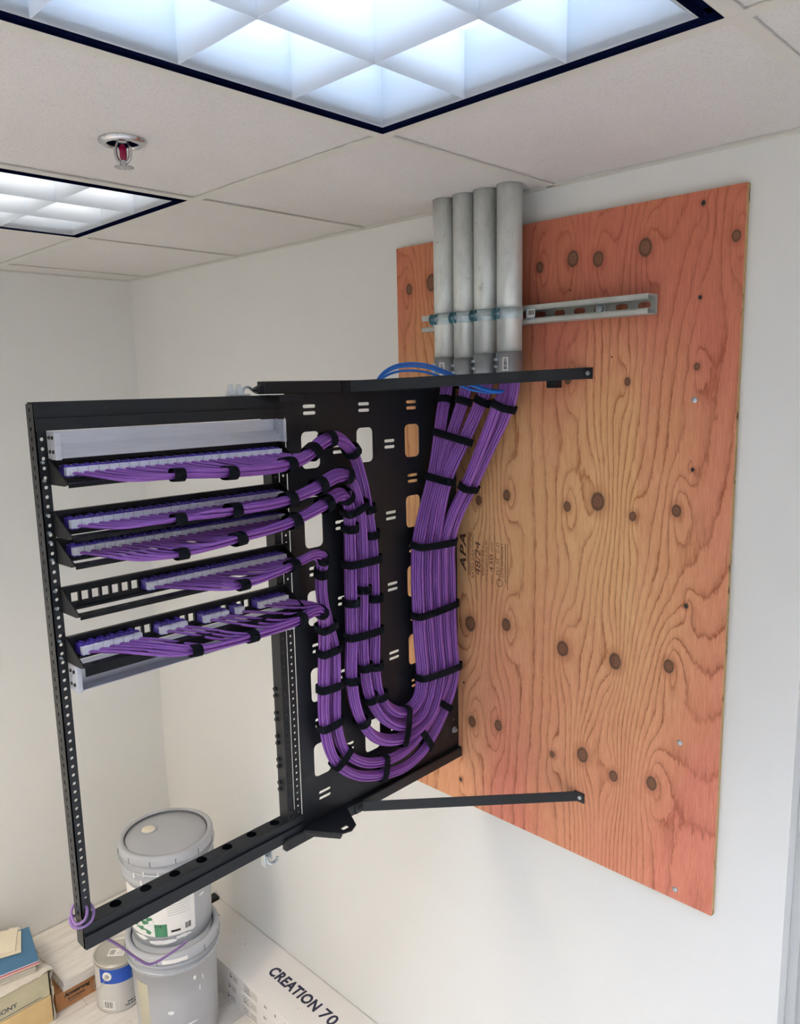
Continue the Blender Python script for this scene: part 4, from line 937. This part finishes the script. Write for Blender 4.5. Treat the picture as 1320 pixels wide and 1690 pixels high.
def curved_text(body, a0, z0, wdeg, hgt, m, parent, c, R, name):
    o = lettering(name, body, (0, 0, 0), (1, 0, 0), (0, 1, 0), math.radians(wdeg), hgt, M[m], parent, 0.0)
    me = o.data
    for v in me.vertices:
        a = math.radians(a0) + v.co.x; zz = z0 + v.co.y; r = R(zz); v.co = (c[0] + r * math.cos(a), c[1] + r * math.sin(a), c[2] + zz)
    me.update(); return o
curved_text('1/4', -51, 0.078, 9, 0.010, 'inkblack', lab, c, R3, 'label_text')
for k in range(7): patch(c, R2, -33, -2, 0.120 + k * 0.009, 0.1215 + k * 0.009, 'fine_print', 'greyink', lab)
for k, a in enumerate((-10.2, -9.0, -8.2, -7.0, -5.8, -4.6, -3.8, -2.6)): patch(c, R2, a, a + (0.5 if k % 2 else 0.8), 0.056, 0.078, 'barcode', 'inkblack', lab, 2)
for k, (a, z0, w, hh) in enumerate(((-78, 0.100, 0.020, 0.010), (-66, 0.092, 0.016, 0.012), (-73, 0.070, 0.024, 0.008), (-60, 0.108, 0.014, 0.010), (-85, 0.082, 0.014, 0.012), (-68, 0.112, 0.018, 0.008), (-62, 0.060, 0.012, 0.009))):
    o = blob(c, R2, a, z0, w, hh, lab, 'green_smear', 20 + k); o.data.materials[0] = M['green']
for k, (a, z0, w, hh) in enumerate(((-62, 0.078, 0.018, 0.012), (-80, 0.058, 0.030, 0.008), (-56, 0.096, 0.010, 0.010), (-95, 0.062, 0.03, 0.014), (-45, 0.024, 0.065, 0.010), (-14, 0.034, 0.035, 0.009), (-75, 0.034, 0.03, 0.009), (-2, 0.046, 0.018, 0.006), (18, 0.15, 0.014, 0.005), (20, 0.27, 0.01, 0.004))):
    blob(c, (lambda q: R(q) + 0.0018), a, z0, w, hh, t, 'paint_smear', 40 + k)
RC2 = lambda q: 0.1560
for k, (a, z0, hh) in enumerate(((-72, 0.276, 0.018), (-58, 0.285, 0.012), (-40, 0.280, 0.014), (-62, 0.252, 0.014), (-47, 0.255, 0.012), (-38, 0.258, 0.016), (-14, 0.290, 0.014), (8, 0.278, 0.012))): blob(c, RC2, a, z0, 0.0035, hh, t, 'paint_drip', 60 + k)

# gallon tin
TX, TY = 0.420, -0.467
t = thing('paint_tin', 'small paint tin with a blue label band beside the grey pails', 'paint tin', (TX, TY, 0)); c = (TX, TY, 0)
MB().lathe([(0, 0.004), (0.078, 0.004), (0.080, 0.0), (0.0845, 0.0005), (0.0845, 0.004), (0.083, 0.006), (0.083, 0.183), (0.0848, 0.1855), (0.0848, 0.190), (0.081, 0.1915), (0.077, 0.190), (0.0765, 0.186)], c, 48).build('can', M['tin'], t)
MB().lathe([(0.0765, 0.187), (0.0755, 0.1905), (0.072, 0.1905), (0.070, 0.186), (0.066, 0.1855), (0, 0.1855)], c, 48).build('lid', M['tin'], t)
TR = lambda q: 0.0834; TR2 = lambda q: 0.0838; TR3 = lambda q: 0.0842
lab = patch(c, TR, -160, 110, 0.008, 0.178, 'label', 'tinlabel', t, 40)
patch(c, TR2, -73.5, 110, 0.120, 0.177, 'blue_band', 'labelblue', lab, 30)
curved_text('A', 4, 0.128, 16, 0.036, 'bookblue2', lab, c, TR3, 'label_letter')
for k, (w, zz) in enumerate(((30, 0.092), (30, 0.076))): patch(c, TR2, 0, w, zz, zz + 0.0012, 'label_rule', 'greyink', lab, 6)
for a_, w_, z_ in ((-8, 5, 0.030), (-2, 9, 0.030), (9, 12, 0.030), (-14, 4, 0.019), (-9, 7, 0.019), (0, 6, 0.019), (8, 14, 0.019)): patch(c, TR2, a_, a_ + w_, z_, z_ + 0.0055, 'label_print', 'paildark', lab, 3)
patch(c, TR2, -69, -38, 0.014, 0.050, 'barcode_patch', 'paper', lab, 6)
for k in range(9): patch(c, TR3, -65 + k * 2.5, -65 + k * 2.5 + (0.9 if k % 3 else 1.5), 0.021, 0.046, 'barcode', 'inkblack', lab, 2)
a = math.radians(-52.5); d = Vector((math.cos(a), math.sin(a), 0)); q = Vector((TX, TY, 0.151)) + d * 0.083
MB().cyl(q, q + d * 0.003, 0.0175, 0.0165, 24).build('ear', M['paper'], t); e = MB().cyl(q + d * 0.003, q + d * 0.008, 0.0085, 0.0065, 18); e.build('ear_boss', M['tin'], t)
hw = [tuple(q + d * 0.006 + Vector((0, 0, 0)))]
for i, (ang, z) in enumerate(((-60, 0.130), (-72, 0.105), (-90, 0.085), (-110, 0.075), (-128, 0.082))):
    ar = math.radians(ang); hw.append((TX + 0.0895 * math.cos(ar), TY + 0.0895 * math.sin(ar), z))
MB().tube(catmull(hw, 0.006), 0.0013, 6).build('wire_handle', M['zinc'], t)
m = Matrix.Translation((0.4230, -0.4700, 0.1860)) @ Matrix.Rotation(math.radians(46), 4, 'Z')
MB().box(-0.030, 0.030, -0.020, 0.020, 0, 0.0006, m).build('lid_sticker', M['paper'], t)
m2 = m @ Matrix.Translation((0, 0, 0.0008)); sg = MB()
for x0, y0, x1, y1 in ((-0.024, -0.012, -0.006, 0.012), (0.004, -0.012, 0.006, 0.0), (0.010, -0.012, 0.012, 0.012), (0.017, -0.012, 0.020, 0.012)): sg.box(x0, x1, y0, y1, 0, 0.0002, m2)
sg.build('sticker_print', M['greyink'], t)

# long flat flooring cartons along the wall
BX0, BX1 = 0.386, 1.70
for k in range(3):
    z0, z1 = k * 0.0466 + 0.0003, (k + 1) * 0.0466
    lbl = ('white flooring carton, bottom of the stack along the wall', 'white flooring carton, middle of the stack along the wall', 'white flooring carton with dark lettering, top of the stack along the wall')[k]
    dx = (0.0, 0.004, 0.0)[k]
    t = thing('flooring_carton', lbl, 'carton', ((BX0 + BX1) / 2, -0.1, z0), 'flooring cartons along the wall')
    ys = -0.1995 - (0.0, 0.0015, 0.0008)[k]
    MB().box(BX0 + dx, BX1, ys, -0.002, z0, z1).build('box', M['whitecard'], t, 0.0012, 1)
    yy = ys - 0.0003
    def mark(x0, x1, za, zb, m, name='print_mark'):
        MB().box(x0, x1, yy - 0.0002, yy + 0.0004, z0 + za, z0 + zb).build(name, M[m], t)
    for x in (0.735 + 0.012 * k,):
        mark(x + 0.016, x + 0.046, 0.010, 0.034, 'faint'); mark(x, x + 0.0035, 0.014, 0.034, 'paildark'); mark(x + 0.0045, x + 0.010, 0.018, 0.024, 'paildark')
    x = 0.832 + 0.006 * k
    fr = MB()
    fr.box(x, x + 0.044, yy - 0.0002, yy + 0.0004, z0 + 0.0355, z0 + 0.037).box(x, x + 0.0015, yy - 0.0002, yy + 0.0004, z0 + 0.009, z0 + 0.037).box(x, x + 0.044, yy - 0.0002, yy + 0.0004, z0 + 0.009, z0 + 0.0115)
    fr.build('print_frame', M['greyink'], t)
    mark(x + 0.002, x + 0.044, 0.0095, 0.0115, 'paildark', 'print_rule')
    lettering('carton_text', 'GTI', (x + 0.008, yy - 0.0001, z0 + 0.0155), (1, 0, 0), (0, 0, 1), 0.030, 0.016, M['paildark'], t, 0.0002)
    mark(x + 0.046, x + 0.082, 0.009, 0.036, 'faint')
    for dx2, w in ((0.125, 0.004), (0.134, 0.003), (0.185, 0.005), (0.24, 0.004)): mark(x + dx2, x + dx2 + w, 0.016, 0.026, 'paildark')
    if k == 2:
        zt = z1 + 0.0002
        lettering('carton_title', 'CREATION', (0.8720, -0.1180, zt), (1, 0, 0), (0, 1, 0), 0.265, 0.046, M['ink'], t, 0.0003, bold=0.04, space=1.08)
        lettering('carton_number', '70', (1.1580, -0.1180, zt), (1, 0, 0), (0, 1, 0), 0.070, 0.046, M['ink'], t, 0.0003, bold=0.02, space=1.08)
        lettering('carton_mark', 'IX', (0.452, -0.080, zt), (1, 0, 0), (0, 1, 0), 0.026, 0.022, M['ink'], t, 0.0003, bold=0.02)
        MB().box(0.430, 0.488, -0.090, -0.0875, zt, zt + 0.0003).build('carton_rule', M['ink'], t)
        for x, y, r in ((0.600, -0.075, 0.0025), (0.69, -0.085, 0.003), (1.085, -0.142, 0.002)): MB().cyl((x, y, z1), (x, y, zt + 0.0004), r, None, 8).build('scuff', M['greyink'], t)
lf = MB().box(0.345, 0.3835, -0.060, -0.004, 0.0003, 0.15).build('edge_strip', M['blackin'], None, 0.001, 1); tag(lf, 'dark narrow strip standing behind the pails at the carton end', 'strip')

# carton of flooring with loose planks lying on it
t = thing('flooring_box', 'brown cardboard flooring box under the stacked pale planks', 'box', (0.165, -0.42, 0))
MB().box(0.012, 0.327, -0.668, -0.060, 0.0003, 0.0735).build('box', M['card'], t, 0.0015, 1)
MB().box(0.3272, 0.3275, -0.655, -0.09, 0.0300, 0.0310).box(0.040, 0.3, -0.6683, -0.6680, 0.030, 0.031).build('flap_seam', M['card'], t)
R, U = (0, 1, 0), (0, 0, 1)
lettering('box_name', 'Armstrong', (0.3276, -0.6390, 0.0400), R, U, 0.098, 0.0200, M['inkblack'], t, 0.0003, shear=0.12, bold=0.05)
lettering('box_line', 'FLOORING', (0.3276, -0.6250, 0.0265), R, U, 0.064, 0.0095, M['inkblack'], t, 0.0003, bold=0.04, space=1.1)
pb = MB()
for k in range(8): pb.box(0.3274, 0.3278, -0.6230 + k * 0.0066, -0.6190 + k * 0.0066, 0.0178, 0.0212)
pb.build('box_print', M['paildark'], t)
q2 = random.Random(4)
nrow = 6
for k in range(nrow):
    z0 = 0.0740 + k * 0.0070; j = q2.uniform(-0.003, 0.003); i_ = q2.uniform(-0.002, 0.002)
    for col, (xa, xb) in enumerate(((0.006, 0.1705), (0.1715, 0.336))):
        o = MB().box(xa + (i_ if col else 0), xb + (i_ if col else 0), -0.640 + j, -0.040 + j, z0, z0 + 0.0066).build('loose_plank', M['plank'], None, 0.0006, 1)
        if k == nrow - 1: lab_ = 'pale wood-look plank on top of stack over brown box, %s side' % ('wall' if col == 0 else 'room')
        else: lab_ = 'pale wood-look plank stacked on brown box, %s layer up, %s side' % (NTH[k], 'wall' if col == 0 else 'room')
        tag(o, lab_, 'plank', 'loose planks on the brown box')

# wrapped sample carton with binders and boards on top
t = thing('sample_carton', 'plastic-wrapped tan sample carton with a grey-green label, left corner', 'carton', (0.20, -0.85, 0))
W0, W1, WY = 0.02, 0.352, -0.690
MB().box(W0, W1, -1.06, WY, 0.0003, 0.106).build('lower_box', M['tan'], t, 0.003, 2)
MB().box(W0, W1, -1.06, WY - 0.002, 0.1065, 0.2000).build('upper_box', M['wrap'], t, 0.004, 2)
w = MB(); NXf, NYf = 24, 26; vs = []; fs = []
q3 = random.Random(2)
for i in range(NXf + 1):
    for k in range(NYf + 1):
        x = W0 + (W1 + 0.004 - W0) * i / NXf; y = -1.06 + (WY + 0.014 + 1.06) * k / NYf
        edge = max(0, (k - NYf + 4) / 4.0)
        vs.append((x, min(y, WY + 0.016), 0.2015 + q3.uniform(0, 0.003) - 0.010 * edge + (q3.uniform(0, 0.014) if edge > 0.3 else 0)))
for i in range(NXf):
    for k in range(NYf):
        a_ = i * (NYf + 1) + k; fs.append((a_, a_ + NYf + 1, a_ + NYf + 2, a_ + 1))
w.add(vs, fs, True); w.build('wrap_top', M['film'], t)
w = MB(); vs = []; fs = []; NZf = 18
for i in range(NXf + 1):
    for k in range(NZf + 1):
        x = W0 + (W1 + 0.006 - W0) * i / NXf; z = 0.006 + (0.203 - 0.006) * k / NZf
        vs.append((x, WY + 0.003 + q3.uniform(0, 0.010) * (0.4 + 0.6 * z / 0.2), z))
for i in range(NXf):
    for k in range(NZf):
        a_ = i * (NZf + 1) + k; fs.append((a_, a_ + NZf + 1, a_ + NZf + 2, a_ + 1))
w.add(vs, fs, True); w.build('wrap_end', M['film'], t)
lettering('carton_text', 'HARMONY', (W1 + 0.0012, -0.925, 0.1330), (0, 1, 0), (0, 0, 1), 0.122, 0.0175, M['paildark'], t, 0.0003, bold=0.02)
MB().box(W1 + 0.0006, W1 + 0.0012, -0.98, -0.722, 0.1165, 0.1182).build('carton_rule', M['paildark'], t)
MB().box(W1 + 0.0004, W1 + 0.0012, -0.98, -0.868, 0.168, 0.186).build('blue_sticker', M['bookblue'], t)
def rot_box(name, cx, cy, z0, z1, lx, ly, deg, m, label, cat, group=None, parent=None, bevel=0.0006):
    mm = Matrix.Translation((cx, cy, 0)) @ Matrix.Rotation(math.radians(deg), 4, 'Z')
    o = MB().box(-lx / 2, lx / 2, -ly / 2, ly / 2, z0, z1, mm).build(name, M[m], parent, bevel, 1)
    if label: tag(o, label, cat, group)
    return o
AN = -11.5
def corner(cx, cy, lx, ly, deg):      # place a sheet by its room-side, wall-end corner
    a = math.radians(deg); return cx - (lx / 2 * math.cos(a) - ly / 2 * math.sin(a)), cy - (lx / 2 * math.sin(a) + ly / 2 * math.cos(a))
px, py = corner(0.324, -0.722, 0.20, 0.30, AN)
for k in range(4):
    rot_box('sample_board', px, py, 0.2050 + k * 0.0070, 0.2113 + k * 0.0070, 0.20 - 0.002 * (k % 2), 0.30, AN, 'page', 'grey-cream sample board in the pile under the pink folder, %s from the bottom' % NTH[k], 'sample board', 'sample boards on the wrapped carton')
px, py = corner(0.333, -0.712, 0.21, 0.31, AN)
rot_box('folder', px, py, 0.2336, 0.2400, 0.21, 0.31, AN, 'pink', 'pink folder lying under the blue binder', 'folder')
rot_box('folder', px, py, 0.2403, 0.2432, 0.21, 0.31, AN, 'crimson', 'thin crimson folder between the pink folder and the pale sheet', 'folder')
rot_box('sheet', px, py, 0.2435, 0.2472, 0.21, 0.31, AN, 'lightsheet', 'pale lilac sheet directly under the blue binder', 'sheet')
rot_box('binder', px - 0.001, py, 0.2475, 0.2512, 0.21, 0.31, AN, 'bookblue', 'blue binder cover on top of the pile in the left corner', 'binder')
rot_box('swatch_card', 0.155, -0.812, 0.2515, 0.2530, 0.05, 0.10, AN, 'bookblue2', 'pale blue swatch card half under the cream boards', 'swatch card')
rot_box('cream_board', 0.170, -0.790, 0.2535, 0.2575, 0.125, 0.145, -20, 'cream', 'cream board lying directly on the blue binder', 'sample board')
rot_box('cream_board', 0.125, -0.845, 0.2580, 0.2625, 0.13, 0.25, -24, 'cream', 'uppermost cream board, overlapping the other one by the wall', 'sample board')
